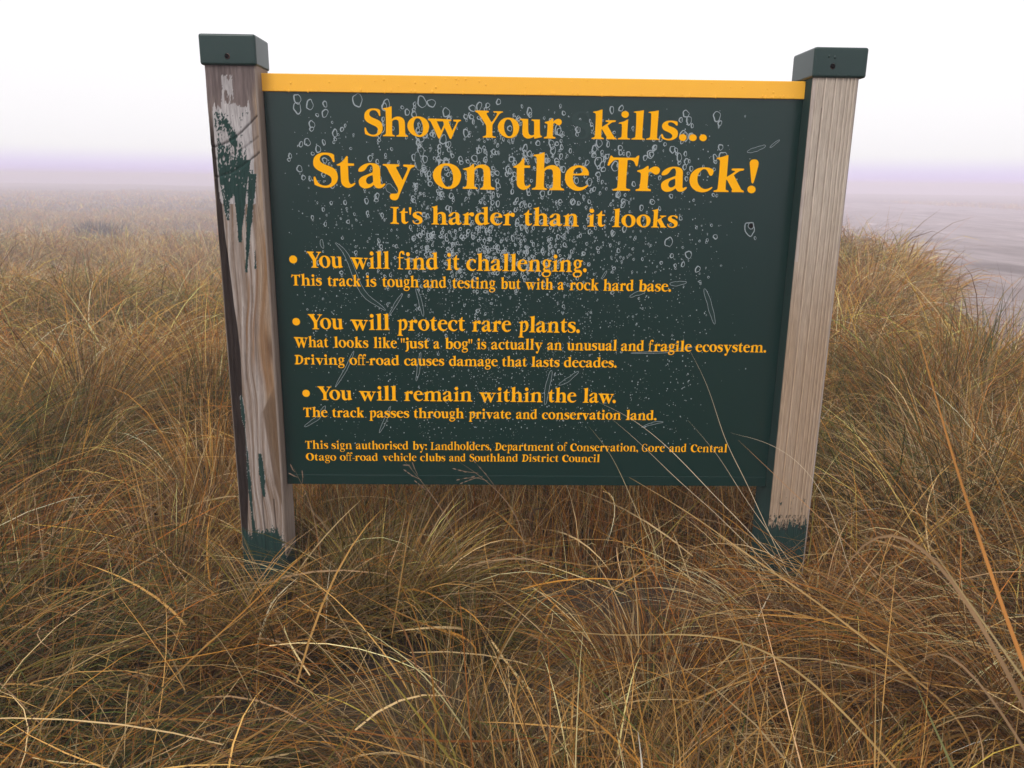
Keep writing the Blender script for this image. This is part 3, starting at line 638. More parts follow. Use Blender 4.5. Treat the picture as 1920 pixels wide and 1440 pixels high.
    'j': ['0.346,0.758! 0.373,0.75! 0.391,0.099 0.361,-0.135 0.219,-0.292 0.056,-0.331 0,-0.292 0.024,-0.227 0.132,-0.187 0.168,-0.031 0.147,0.539 0.123,0.59 0.028,0.595 0.04,0.629 0.227,0.688', '0.393,0.945 0.37,0.87 0.302,0.823 0.215,0.823 0.142,0.869 0.112,0.945 0.135,1.02 0.203,1.067 0.29,1.067 0.363,1.02'],
    'l': ['0.391,1.112! 0.418,1.104! 0.404,0.099 0.434,0.052 0.503,0.034 0.505,0! 0,0! 0.012,0.042 0.105,0.073 0.144,0.125 0.141,0.976 0.112,1.014 0.044,1.022 0.056,1.053 0.257,1.083'],
    's': ['0.32,0.738 0.484,0.725 0.581,0.694 0.601,0.596 0.59,0.557 0.543,0.557! 0.477,0.622 0.378,0.673 0.27,0.668 0.233,0.609 0.278,0.544 0.445,0.48 0.588,0.376 0.629,0.247 0.592,0.104 0.447,0.013 0.285,-0.013 0.105,0.026 0.034,0.065! 0,0.182 0.011,0.229 0.052,0.221! 0.114,0.104 0.226,0.052 0.362,0.065 0.425,0.143 0.379,0.234 0.238,0.312 0.083,0.389 0.013,0.506 0.042,0.622 0.159,0.712'],
    '.': ['0.284,0.104 0.262,0.028 0.194,-0.02 0.106,-0.02 0.032,0.028 0,0.104 0.022,0.18 0.09,0.228 0.178,0.228 0.252,0.18'],
    ',': ['0.127,0.234 0.233,0.19 0.281,0.086 0.251,-0.07 0.148,-0.175 0.093,-0.162 0.169,-0.07 0.179,-0.018 0.069,-0.005 0,0.086 0.029,0.19'],
    ':': ['0.295,0.104 0.274,0.031 0.208,-0.015 0.124,-0.015 0.053,0.031 0.022,0.104 0.043,0.177 0.108,0.223 0.193,0.223 0.264,0.177', '0.272,0.604 0.251,0.531 0.186,0.486 0.102,0.486 0.031,0.531 0,0.604 0.021,0.677 0.086,0.722 0.17,0.722 0.241,0.677'],
    'I': ['0.025,1! 0.522,1! 0.534,0.934 0.411,0.876 0.394,0.143 0.424,0.076 0.527,0.045 0.526,-0.013! 0,0! 0.001,0.054 0.12,0.098 0.154,0.187 0.194,0.876 0.15,0.934 0.024,0.951'],
    'L': ['0.025,1! 0.522,1! 0.534,0.934 0.411,0.876 0.393,0.121! 0.469,0.063 0.628,0.076 0.73,0.187 0.791,0.299! 0.837,0.285! 0.771,-0.013! 0,0! 0.001,0.054 0.12,0.098 0.154,0.187 0.194,0.876 0.15,0.934 0.024,0.951'],
    "'": ['0.07,1 0.151,0.974 0.158,0.898! 0.106,0.552! 0.038,0.552! 0,0.898! 0.001,0.965'],
    'd': ['0.757,1.083! 0.779,1.083! 0.783,0.215 0.806,0.134 0.875,0.134 0.884,0.09! 0.579,-0.018! 0.565,0.058! 0.374,-0.018 0.192,0.013 0.032,0.192 0,0.438 0.1,0.638 0.327,0.741 0.554,0.727! 0.553,0.927 0.53,0.981 0.426,0.994 0.439,1.038', '0.554,0.594! 0.556,0.148! 0.419,0.103 0.282,0.215 0.227,0.438 0.282,0.616 0.418,0.661'],
    'f': ['0.476,1.112 0.516,1.026 0.472,0.921 0.385,0.938 0.317,1.025 0.259,1.025 0.221,0.909 0.218,0.753! 0.44,0.753! 0.438,0.689! 0.216,0.689! 0.203,0.094 0.249,0.053 0.395,0.035 0.394,-0.006! 0.002,0.006! 0.003,0.047 0.074,0.076 0.092,0.123 0.105,0.689! 0,0.694! 0.013,0.753 0.101,0.764 0.122,0.938 0.214,1.101 0.361,1.153'],
    'g': ['0.351,0.774 0.583,0.719! 0.689,0.737 0.701,0.636 0.586,0.613! 0.635,0.475 0.57,0.291 0.363,0.222 0.247,0.199 0.225,0.152 0.342,0.12 0.528,0.12 0.67,0.014 0.696,-0.125 0.584,-0.287 0.329,-0.356 0.096,-0.31 0,-0.171 0.067,-0.046 0.182,0.014 0.087,0.106 0.108,0.199 0.177,0.258 0.081,0.383 0.046,0.535 0.121,0.705', '0.352,0.705 0.447,0.613 0.473,0.475 0.421,0.337 0.338,0.291 0.267,0.36 0.231,0.521 0.274,0.673', '0.276,-0.046 0.485,-0.055 0.58,-0.125 0.513,-0.241 0.328,-0.287 0.164,-0.241 0.13,-0.148 0.184,-0.065'],
    'b': ['0.329,1.134 0.347,1.121! 0.343,0.663! 0.428,0.723 0.565,0.756 0.719,0.716 0.833,0.596 0.872,0.408 0.843,0.207 0.736,0.045 0.556,-0.016 0.389,0.004 0.249,0.018! 0.166,-0.009! 0.096,0.018! 0.102,0.942 0.076,1.002 0,1.028 0.006,1.055 0.199,1.088', '0.348,0.569! 0.43,0.623 0.513,0.623 0.584,0.542 0.616,0.382 0.593,0.18 0.512,0.072 0.415,0.072 0.344,0.139!'],
    'p': ['0.314,0.788! 0.334,0.676! 0.491,0.78 0.668,0.744 0.775,0.564 0.785,0.384 0.677,0.136 0.475,0.023 0.32,0.045! 0.327,-0.272 0.423,-0.317 0.422,-0.362! 0,-0.349! 0.014,-0.303 0.091,-0.272 0.154,0.564 0.111,0.618 0.023,0.631 0.046,0.676 0.202,0.721', '0.332,0.586! 0.322,0.113! 0.432,0.09 0.546,0.203 0.581,0.406 0.531,0.586 0.444,0.654'],
    'D': ['0.054,0.979! 0.505,1 0.847,0.846 0.958,0.485 0.812,0.176 0.451,0 0,0! 0.004,0.072 0.107,0.124 0.177,0.846 0.049,0.897', '0.418,0.866! 0.359,0.145! 0.559,0.145 0.689,0.331 0.723,0.588 0.646,0.825'],
    'W': ['0,0.968 0.086,1! 1.175,0.96 1.203,0.908 1.146,0.862! 1.06,0.846! 1.252,0.354! 1.462,0.801 1.432,0.846 1.318,0.868 1.304,0.954! 1.692,0.948 1.697,0.887! 1.591,0.846 1.533,0.77! 1.198,-0.077 1.155,-0.093 1.111,-0.062! 0.856,0.524! 0.607,-0.062 0.563,-0.086 0.521,-0.046! 0.17,0.769 0.114,0.862 0.014,0.917', '0.457,0.855! 0.773,0.855! 0.835,0.709! 0.677,0.346!'],
    'O': ['0.578,1.03 0.84,0.984 1.053,0.843 1.167,0.608 1.157,0.419 1.066,0.197 0.868,0.04 0.619,-0.008 0.356,0.055 0.126,0.214 0.005,0.435 0,0.639 0.101,0.827 0.316,0.984', '0.544,0.937 0.66,0.905 0.772,0.749 0.836,0.498 0.819,0.261 0.752,0.134 0.62,0.079 0.505,0.126 0.375,0.324 0.328,0.576 0.363,0.764 0.446,0.905'],
    'C': ['0.599,0.995 0.756,0.979 0.898,0.92 0.946,0.853 0.936,0.751 0.899,0.675 0.84,0.653 0.785,0.692 0.706,0.827 0.623,0.912 0.536,0.92 0.437,0.853 0.343,0.717 0.313,0.53 0.351,0.344 0.466,0.191 0.61,0.114 0.748,0.124 0.849,0.165 0.925,0.2 0.949,0.175 0.888,0.106 0.739,0.012 0.55,-0.023 0.321,0.02 0.121,0.157 0.012,0.361 0,0.548 0.065,0.751 0.243,0.92 0.411,0.979'],
    'G': ['0.749,0.98! 0.768,0.72! 0.71,0.72! 0.634,0.88 0.499,0.95 0.336,0.9 0.211,0.72 0.173,0.5 0.211,0.28 0.346,0.1 0.499,0.06 0.614,0.1! 0.614,0.34 0.576,0.4 0.48,0.42! 0.48,0.46! 0.883,0.46! 0.883,0.42! 0.806,0.4 0.787,0.34 0.787,0.08! 0.653,0.02 0.48,-0.02 0.25,0.04 0.077,0.24 0.019,0.5 0.077,0.76 0.25,0.96 0.48,1.02 0.634,0.98 0.71,0.92!'],
    '-': ['0,0.27! 0.3,0.27! 0.3,0.36! 0,0.36!'],
    '"': ['0.07,1 0.151,0.974 0.158,0.898! 0.106,0.552! 0.038,0.552! 0,0.898! 0.001,0.965', '0.339,1 0.42,0.974 0.427,0.898! 0.375,0.552! 0.307,0.552! 0.269,0.898! 0.27,0.965'],
}

KERN = {'St': -.02, 'ta': .10, 'ay': -.06, 'th': .045, 'he': .02, 'Tr': -.06, 'ra': .055, 'ac': .07, 'ck': .045, 'k!': .10, 'Sh': 0, 'ho': -.01, 'ow': -.05,
        'Yo': -.20, 'ou': .02, 'ur': .075, 'Th': .05, 'Dr': .03, 'Wh': .04, 'It': .05, "t'": .06, "'s": .06, 'fi': .02, 'ff': -.06, 'f-': .0, '-r': .03, '..': .10, 'ry': -.02, 'rv': -.02, 'av': -.02, 'aw': -.02, 'vi': 0., 'we': 0., 'La': 0.0, 'w.': -.10, 'y:': -.04, 'by': 0.0}
def path_points(txt, per):
    pts = []; cor = []
    for q in txt.split():
        c = q.endswith('!'); x, y = q.rstrip('!').split(','); pts.append((float(x), float(y))); cor.append(c)
    pts = np.array(pts); n = len(pts); out = []
    if any(cor):
        k = cor.index(True); pts = np.roll(pts, -k, 0); cor = cor[k:] + cor[:k]
    for i in range(n):
        p1, p2 = pts[i], pts[(i + 1) % n]
        p0 = pts[i - 1] if not cor[i] else 2 * p1 - p2
        p3 = pts[(i + 2) % n] if not cor[(i + 1) % n] else 2 * p2 - p1
        if cor[i] and cor[(i + 1) % n]: out.append(p1); continue
        d1 = max(np.linalg.norm(p2 - p1), 1e-6); d0 = max(np.linalg.norm(p1 - p0), 1e-6); d2 = max(np.linalg.norm(p3 - p2), 1e-6)
        m1 = (p2 - p0) / (d0 + d1) * d1; m2 = (p3 - p1) / (d1 + d2) * d1
        for t in np.arange(per) / per:
            out.append((2 * t**3 - 3 * t**2 + 1) * p1 + (t**3 - 2 * t**2 + t) * m1 + (-2 * t**3 + 3 * t**2) * p2 + (t**3 - t**2) * m2)
    return np.array(out)
def inset(P, d):
    """thin a letter: move the outline along its normals (outer contours in, counters out)"""
    if d == 0: return P
    t = np.roll(P, -1, 0) - np.roll(P, 1, 0); t /= np.linalg.norm(t, axis=1)[:, None] + 1e-9
    return P + np.stack([-t[:, 1], t[:, 0]], 1) * d
_cache = {}
def glyph(ch, per, d):
    k = (ch, per, d)
    if k not in _cache:
        c = bpy.data.curves.new('glyph', 'CURVE'); c.dimensions = '2D'; c.fill_mode = 'FRONT'
        for ci, txt in enumerate(GLYPHS[ch]):
            P = path_points(txt, per)
            ar = 0.5 * np.sum(P[:, 0] * np.roll(P[:, 1], -1) - P[:, 1] * np.roll(P[:, 0], -1))
            hole = ci > 0 and ch in 'aoegdbpwDWO'
            P = inset(P, d * (1 if ar > 0 else -1) * (-1 if hole else 1))
            sp = c.splines.new('POLY'); sp.points.add(len(P) - 1); sp.use_cyclic_u = True
            sp.points.foreach_set('co', np.concatenate([P, np.zeros((len(P), 1)), np.ones((len(P), 1))], 1).ravel().astype(np.float32))
        o = bpy.data.objects.new('glyph', c); COL.objects.link(o)
        ev = o.evaluated_get(bpy.context.evaluated_depsgraph_get()); me = bpy.data.meshes.new_from_object(ev)
        v = np.array([q.co[:] for q in me.vertices]); f = [tuple(q.vertices) for q in me.polygons]
        bpy.data.objects.remove(o); bpy.data.curves.remove(c); bpy.data.meshes.remove(me)
        _cache[k] = (v, f)
    return _cache[k]
def text_arrays(s, st):
    per, d = (4, 0.0) if st < 2 else (3, 0.0 if st < 5 else 0.014)
    x = 0; V_, F_ = [], []; n0 = 0
    for i, ch in enumerate(s):
        v, f = glyph(ch, per, d)
        if i: x += KERN.get(s[i - 1:i + 1], 0.05)
        w = np.array(v); w[:, 0] += x; V_.append(w); F_ += [tuple(q + n0 for q in g) for g in f]; n0 += len(v)
        x = w[:, 0].max()
    return np.concatenate(V_), F_
NAMES = {0: 'heading_text', 1: 'heading_text', 2: 'heading_text', 3: 'point_text', 4: 'body_text', 5: 'credit_text'}
CAPH = {0: 1.129, 1: 1.06, 2: 1.0, 3: 1.02, 4: 1.04, 5: 1.03}
lines = []
for w in WORDS:
    if lines and lines[-1][0][0] == w[0] and abs(lines[-1][-1][4] - w[4]) < 0.01: lines[-1].append(w)
    else: lines.append([w])
BUL = [(-0.5773, 0.5784, 0.0096), (-0.5784, 0.4263, 0.0094), (-0.5636, 0.2439, 0.0094)]
for li, L_ in enumerate(lines):
    bm = bmesh.new(); st = L_[0][0]
    for (_, s, x0, x1, zb, ch) in L_:
        v, f = text_arrays(s, st)
        sx = (x1 - x0) / (v[:, 0].max() - v[:, 0].min()); sz = ch / CAPH[st]
        X0 = v[:, 0].min()
        vs = [bm.verts.new((x0 + (q[0] - X0) * sx, -0.0012, GB + zb + q[1] * sz)) for q in v]
        for q in f:
            try: bm.faces.new([vs[k] for k in q])
            except ValueError: pass
    if st == 3:
        b = BUL.pop(0)
        bm.faces.new([bm.verts.new((b[0] + b[2] * math.cos(t), -0.0012, GB + b[1] + b[2] * math.sin(t))) for t in np.linspace(0, 2 * np.pi, 28, endpoint=False)])
    bm.normal_update()
    for f in bm.faces:
        if f.normal.y > 0: f.normal_flip()
    link(NAMES[st], to_mesh(bm, NAMES[st], False), panel, [M_LETTER])
# ghost of the missing capital S
v, f = text_arrays('S', 0)
bm = bmesh.new(); X0 = v[:, 0].min(); sx = 0.047 / (v[:, 0].max() - X0); sz = 0.0665 / CAPH[0] * 1.0
vs = [bm.verts.new((0.0855 + (q[0] - X0) * sx, -0.0008, GB + 0.866 + q[1] * sz)) for q in v]
for q in f: bm.faces.new([vs[k] for k in q])
bm.normal_update()
for q in bm.faces:
    if q.normal.y > 0: q.normal_flip()
link('faded_letter', to_mesh(bm, 'faded_letter', False), panel, [M_GHOST])['label'] = 'dull green ghost of a missing capital S'
# ---------------------------------------------------------------- grass
PAL = np.array([(.66, .46, .22), (.54, .295, .085), (.48, .215, .034), (.36, .120, .018), (.19, .145, .026), (.07, .092, .017), (.43, .27, .14), (.16, .068, .022)])
def build_blades(root, az, th0, bend, L, w, cbase, ctip, S, power, sway):
    """root (N,3); az lean direction; th0 start angle off vertical; bend total extra angle; returns V, quads, colour"""
    N = len(root)
    t = np.linspace(0, 1, S + 1)
    th = th0[:, None] + bend[:, None] * t[None, :] ** power[:, None]
    th = np.minimum(th, 2.5)
    a = az[:, None] + sway[:, None] * t[None, :]
    ds = (L / S)[:, None]
    st = np.sin(th); dx = st * np.cos(a); dy = st * np.sin(a); dz = np.cos(th)
    P = np.zeros((N, S + 1, 3))
    P[:, 1:, 0] = np.cumsum(0.5 * (dx[:, 1:] + dx[:, :-1]) * ds, 1)
    P[:, 1:, 1] = np.cumsum(0.5 * (dy[:, 1:] + dy[:, :-1]) * ds, 1)
    P[:, 1:, 2] = np.cumsum(0.5 * (dz[:, 1:] + dz[:, :-1]) * ds, 1)
    P += root[:, None, :]
    return P, np.stack([dx, dy, dz], -1), t
def keep_mask(P):
    x, y, z = P[..., 0], P[..., 1], P[..., 2]
    board = (np.abs(x) < 0.80) & (z > GB - 0.02) & (z < GB + 1.1) & (np.abs(y) < 0.10)
    # in front of the board only short overlaps, more towards its right end
    lim = GB + 0.015 + 0.10 * sm((x - 0.1) / 0.5) ** 2
    front = (np.abs(x) < 0.72) & (y < 0.02) & (y > -0.45) & (z > lim)
    legs = ((np.abs(x + 0.683) < 0.062) | (np.abs(x - 0.677) < 0.056)) & (y > -0.055) & (y < 0.075)
    near = np.linalg.norm(P - CAM, axis=-1) < 0.42
    # nothing tall in the sight line to the lettering
    k = (y - CAM[1]) / (0 - CAM[1]); sx = CAM[0] + (x - CAM[0]) / np.maximum(k, 1e-3); sz = CAM[2] + (z - CAM[2]) / np.maximum(k, 1e-3)
    sight = (y < 0) & (y > CAM[1]) & (np.abs(sx) < 0.76) & (sz > GB + 0.01 + 0.10 * sm((sx - 0.0) / 0.6) ** 2)
    lucky = (np.arange(len(P)) % 2 == 0)[:, None]
    foot = (y < -0.03) & (y > CAM[1]) & (sz > 0.085) & ((np.abs(sx + 0.683) < 0.085) | (np.abs(sx - 0.677) < 0.08)) & ~(lucky & (sz < 0.235)) & (sz > 0.135)
    return ~((board | front | legs | near | sight | foot).any(1))
GV, GQ, GC = [], [], []
gbase = [0]
def emit(P, D, t, w, cbase, ctip, wt):
    N, S1, _ = P.shape
    hor = np.stack([-D[..., 1], D[..., 0], np.zeros_like(D[..., 0])], -1)
    hn = np.linalg.norm(hor, axis=-1, keepdims=True); hor = np.where(hn > 1e-4, hor / np.maximum(hn, 1e-4), np.array([1., 0, 0]))
    oth = np.cross(D, hor)
    side = hor * np.cos(wt)[:, None, None] + oth * np.sin(wt)[:, None, None]
    prof = np.minimum(1, 0.75 + t * 1.2) * (1 - t ** 2.6) + 0.06
    hw = 0.5 * w[:, None] * prof[None, :]
    A = P - side * hw[..., None]; B = P + side * hw[..., None]
    Vv = np.stack([A, B], 2).reshape(-1, 3)
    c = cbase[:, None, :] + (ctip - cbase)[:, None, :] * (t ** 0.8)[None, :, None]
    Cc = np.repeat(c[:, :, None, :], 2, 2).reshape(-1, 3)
    k = np.arange(S1 - 1); o = gbase[0] + np.arange(N)[:, None] * (2 * S1) + 2 * k[None, :]
    Qq = np.stack([o, o + 1, o + 3, o + 2], -1).reshape(-1, 4)
    GV.append(Vv.astype(np.float32)); GC.append(Cc.astype(np.float32)); GQ.append(Qq.astype(np.int32)); gbase[0] += len(Vv)

def sample_wedge(n, d0, d1, half, G):
    d = np.sqrt(d0 ** 2 + (d1 ** 2 - d0 ** 2) * G.random(n)); a = (G.random(n) * 2 - 1) * half + YAW
    return CAM[0] + d * np.sin(a), CAM[1] + d * np.cos(a), d

def tussock_grid(d0, d1, half, sp, G):
    r = d1 + 1; xs = np.arange(-r, r, sp); ys = np.arange(-r, r, sp * 0.87)
    X_, Y_ = np.meshgrid(xs, ys); X_ = X_ + (np.arange(len(ys)) % 2)[:, None] * sp * 0.5
    x = CAM[0] + X_.ravel() + G.normal(0, .24 * sp, X_.size); y = CAM[1] + Y_.ravel() + G.normal(0, .24 * sp, X_.size)
    d = np.hypot(x - CAM[0], y - CAM[1]); a = np.arctan2(x - CAM[0], y - CAM[1]) - YAW
    ok = (d > d0) & (d < d1) & (np.abs(a) < half)
    return x[ok], y[ok]

def tussocks(sp, d0, d1, half, nb, S, Lm, wm, G, spread, bright=1.0):
    x, y = tussock_grid(d0, d1, half, sp, G)
    lim = edge_x(y) + 1.1 + 1.2 * (fbm(y * 0.4, x * 0 + 7, 61, 2) - 0.5)
    ok = ((x < lim) | (x > edge_x(y) + 60)) & (G.random(len(x)) > (0.16 if d0 < 3 else 0.05))
    x, y = x[ok], y[ok]; n = len(x)
    lean = 2 * np.pi * fbm(x * 0.35 + 50, y * 0.35 + 50, 62, 2) * 1.6 + 1.0 + G.normal(0, .5, n)
    leanm = np.clip(G.normal(0.40, 0.25, n), 0.05, 1.1)
    tone = G.random((n, len(PAL))) ** 3.0
    patch = fbm(x * 0.6 + 31, y * 0.6 + 17, 63, 3)
    tone[:, 5] *= np.where(patch > 0.53, 3.4, 0.30); tone[:, 4] *= np.where(patch > 0.50, 2.8, 0.6); tone[:, 0] *= np.where(patch < 0.5, 1.0, 0.5)
    tone[:, 2] *= 1.8; tone[:, 1] *= 1.5; tone[:, 7] *= 0.9; tone[:, 3] *= 1.1; tone[:, 6] *= 0.7
    tone /= tone.sum(1, keepdims=True); cum = np.cumsum(tone, 1)
    size = np.clip(G.normal(1, .22, n), .55, 1.6)
    if d0 < 3: size *= np.where((np.abs(x) < 1.0) & (y < 0.0) & (y > -0.9), 0.75, 1.0)
    idx = np.repeat(np.arange(n), np.maximum(3, (nb * size * G.uniform(.6, 1.4, n)).astype(int)))
    N = len(idx)
    rr = spread * np.sqrt(G.random(N)) * size[idx]; ra = G.random(N) * 2 * np.pi
    rx = x[idx] + rr * np.cos(ra); ry = y[idx] + rr * np.sin(ra)
    out = ra + G.normal(0, .35, N); q = rr / spread
    vx = np.cos(out) * (0.25 + 0.75 * q) + leanm[idx] * np.cos(lean[idx]) + G.normal(0, .15, N)
    vy = np.sin(out) * (0.25 + 0.75 * q) + leanm[idx] * np.sin(lean[idx]) + G.normal(0, .15, N)
    az = np.arctan2(vy, vx); mag = np.hypot(vx, vy)
    lay = np.clip(fbm(rx * 0.8 + 11, ry * 0.8 + 5, 66, 2) * 1.6 - 0.5, 0, 1) + 0.75 * sm((-0.05 - ry) / 0.45) * sm((2.2 - np.abs(rx)) / 0.8)
    th0 = np.clip(0.06 + 0.30 * mag + 0.42 * lay + G.normal(0, .11, N), 0, 1.35)
    bend = np.clip(0.45 + 0.85 * mag + 0.35 * lay + G.normal(0, .40, N), 0.0, 2.3)
    L = Lm * size[idx] * np.clip(G.normal(.95, .28, N), .3, 1.55)
    w = wm * np.minimum(G.lognormal(0, .33, N), 1.7)
    rz = ground_z(rx, ry) - 0.01
    P, D, t = build_blades(np.stack([rx, ry, rz], 1), az, th0, bend, L, w, None, None, S, G.uniform(1.1, 2.1, N), G.normal(0, .22, N))
    # blades that come down lie on what is below them
    fl = rz[:, None] + 0.02 + 0.12 * G.random(N)[:, None] * np.linspace(0, 1, S + 1)[None, :]
    P[..., 2] = np.maximum(P[..., 2], fl)
    k = (G.random(N)[:, None] > cum[idx]).sum(1).clip(0, len(PAL) - 1)
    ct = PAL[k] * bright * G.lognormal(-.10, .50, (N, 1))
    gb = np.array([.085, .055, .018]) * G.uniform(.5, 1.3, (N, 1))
    cb = ct * 0.40 + gb * 0.60  # dead-sheath brown bases, painted darker to deepen the shade between blades
    m = keep_mask(P)
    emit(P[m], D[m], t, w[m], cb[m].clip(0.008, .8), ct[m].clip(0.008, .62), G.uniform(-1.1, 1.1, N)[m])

G = np.random.default_rng(2024)
HA = math.radians(48)
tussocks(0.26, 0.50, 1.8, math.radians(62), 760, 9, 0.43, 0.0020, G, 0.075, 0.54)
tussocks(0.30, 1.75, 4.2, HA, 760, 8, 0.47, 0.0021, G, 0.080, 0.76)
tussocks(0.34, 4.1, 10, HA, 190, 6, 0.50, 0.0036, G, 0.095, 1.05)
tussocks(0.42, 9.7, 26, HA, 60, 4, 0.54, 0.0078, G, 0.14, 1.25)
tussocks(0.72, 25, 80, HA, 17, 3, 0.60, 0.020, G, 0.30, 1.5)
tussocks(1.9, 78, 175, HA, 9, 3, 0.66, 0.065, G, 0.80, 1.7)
# upright stems standing close behind the board
n_ = 5200
rx = G.uniform(-.85, .85, n_); ry = 0.13 + 0.55 * G.random(n_) ** 1.3
k_ = G.choice(len(PAL), n_, p=[.16, .24, .22, .16, .08, .03, .07, .04]); ct = PAL[k_] * 0.95 * G.lognormal(-.05, .4, (n_, 1))
P, D, t = build_blades(np.stack([rx, ry, ground_z(rx, ry) - .01], 1), G.random(n_) * 6.283, np.abs(G.normal(.1, .16, n_)), np.abs(G.normal(.45, .4, n_)),
                       G.uniform(.22, .46, n_), None, None, None, 7, G.uniform(1.2, 2.2, n_), G.normal(0, .25, n_))
m = keep_mask(P); emit(P[m], D[m], t, (0.0021 * G.lognormal(0, .3, n_))[m], (ct * .6)[m], ct[m].clip(.008, .8), G.uniform(-1.1, 1.1, n_)[m])

# litter: dead blades lying loose between the tussocks
def litter(n, d0, d1, half, L0, w0, S, G):
    x, y, d = sample_wedge(n, d0, d1, half, G)
    ok = x < edge_x(y) + 1.2; x, y = x[ok], y[ok]; n = len(x)
    z = ground_z(x, y) + G.uniform(0.02, 0.22, n) 
    az = G.random(n) * 6.283 
    L = L0 * G.uniform(.4, 1.3, n)
    P, D, t = build_blades(np.stack([x, y, z], 1), az, np.clip(G.normal(1.15, .25, n), .5, 1.6), np.clip(G.normal(.5, .35, n), -.2, 1.2), L, None, None, None, S, np.ones(n), G.normal(0, .5, n))
    P[..., 2] = np.maximum(P[..., 2], ground_z(P[..., 0], P[..., 1]) + 0.01)
    w = w0 * G.lognormal(0, .4, n)
    k = G.choice(len(PAL), n, p=[.24, .22, .16, .12, .05, .03, .13, .05]); c = PAL[k] * 0.85 * G.lognormal(-.08, .38, (n, 1))
    m = keep_mask(P)
    emit(P[m], D[m], t, w[m], (c * .8)[m], c[m].clip(0, .8), G.uniform(-1.2, 1.2, n)[m])
litter(6000, 0.5, 3.6, math.radians(60), 0.38, 0.0022, 6, G)
litter(6000, 3.4, 9, HA, 0.40, 0.0032, 4, G)
grass = link('grass', mesh_np('grass', np.concatenate(GV), np.concatenate(GQ), True, np.concatenate(GC)), None, [M_GRASS])
tag(grass, 'dry tan and olive tussock grass covering the moor', 'grass', kind='stuff')

# a dark rush clump and a leaning dead stick far out on the moor to the left
n_ = 420; cx_, cy_ = -18.6, 36.0
rx = cx_ + G.normal(0, .42, n_); ry = cy_ + G.normal(0, .3, n_); az_ = np.arctan2(ry - cy_, rx - cx_) + G.normal(0, .5, n_)
P, D, t = build_blades(np.stack([rx, ry, ground_z(rx, ry)], 1), az_, np.abs(G.normal(.25, .15, n_)), np.abs(G.normal(.5, .3, n_)), G.uniform(.6, 1.15, n_), None, None, None, 4, np.full(n_, 1.5), G.normal(0, .2, n_))
g0 = (GV, GQ, GC, gbase); GV, GQ, GC, gbase = [], [], [], [0]
ct = np.array([.045, .050, .035]) * G.lognormal(0, .3, (n_, 1)); emit(P, D, t, 0.022 * G.lognormal(0, .3, n_), ct * .8, ct, G.uniform(-1, 1, n_))
tag(link('rush_clump', mesh_np('rush_clump', GV[0], GQ[0], True, GC[0]), None, [M_GRASS]), 'dark grey-green rush clump in the fogged grass left of the left post', 'rush')
GV, GQ, GC, gbase = g0
sx_, sy_ = -30.6, 46.0; sz_ = float(ground_z(sx_, sy_))
bm = bmesh.new(); prev = None
for k_ in range(9):
    f_ = k_ / 8; c_ = Vector((sx_ + 0.75 * (1 - f_) - .1 + .03 * math.sin(9 * f_), sy_, sz_ + 1.15 * f_)); r_ = 0.045 * (1 - .6 * f_)
    ring = [bm.verts.new(c_ + Vector((r_ * math.cos(a_), r_ * math.sin(a_), 0))) for a_ in np.linspace(0, 2 * np.pi, 7, endpoint=False)]
    if prev: [bm.faces.new((prev[j_], prev[(j_ + 1) % 7], ring[(j_ + 1) % 7], ring[j_])) for j_ in range(7)]
    prev = ring
bm.faces.new(prev)
tag(link('dead_stick', to_mesh(bm, 'dead_stick'), None, [plain('dead_wood', (.07, .05, .04), 0.9, .3, 20)]), 'thin dark stick leaning out of the fogged grass at far left', 'stick')

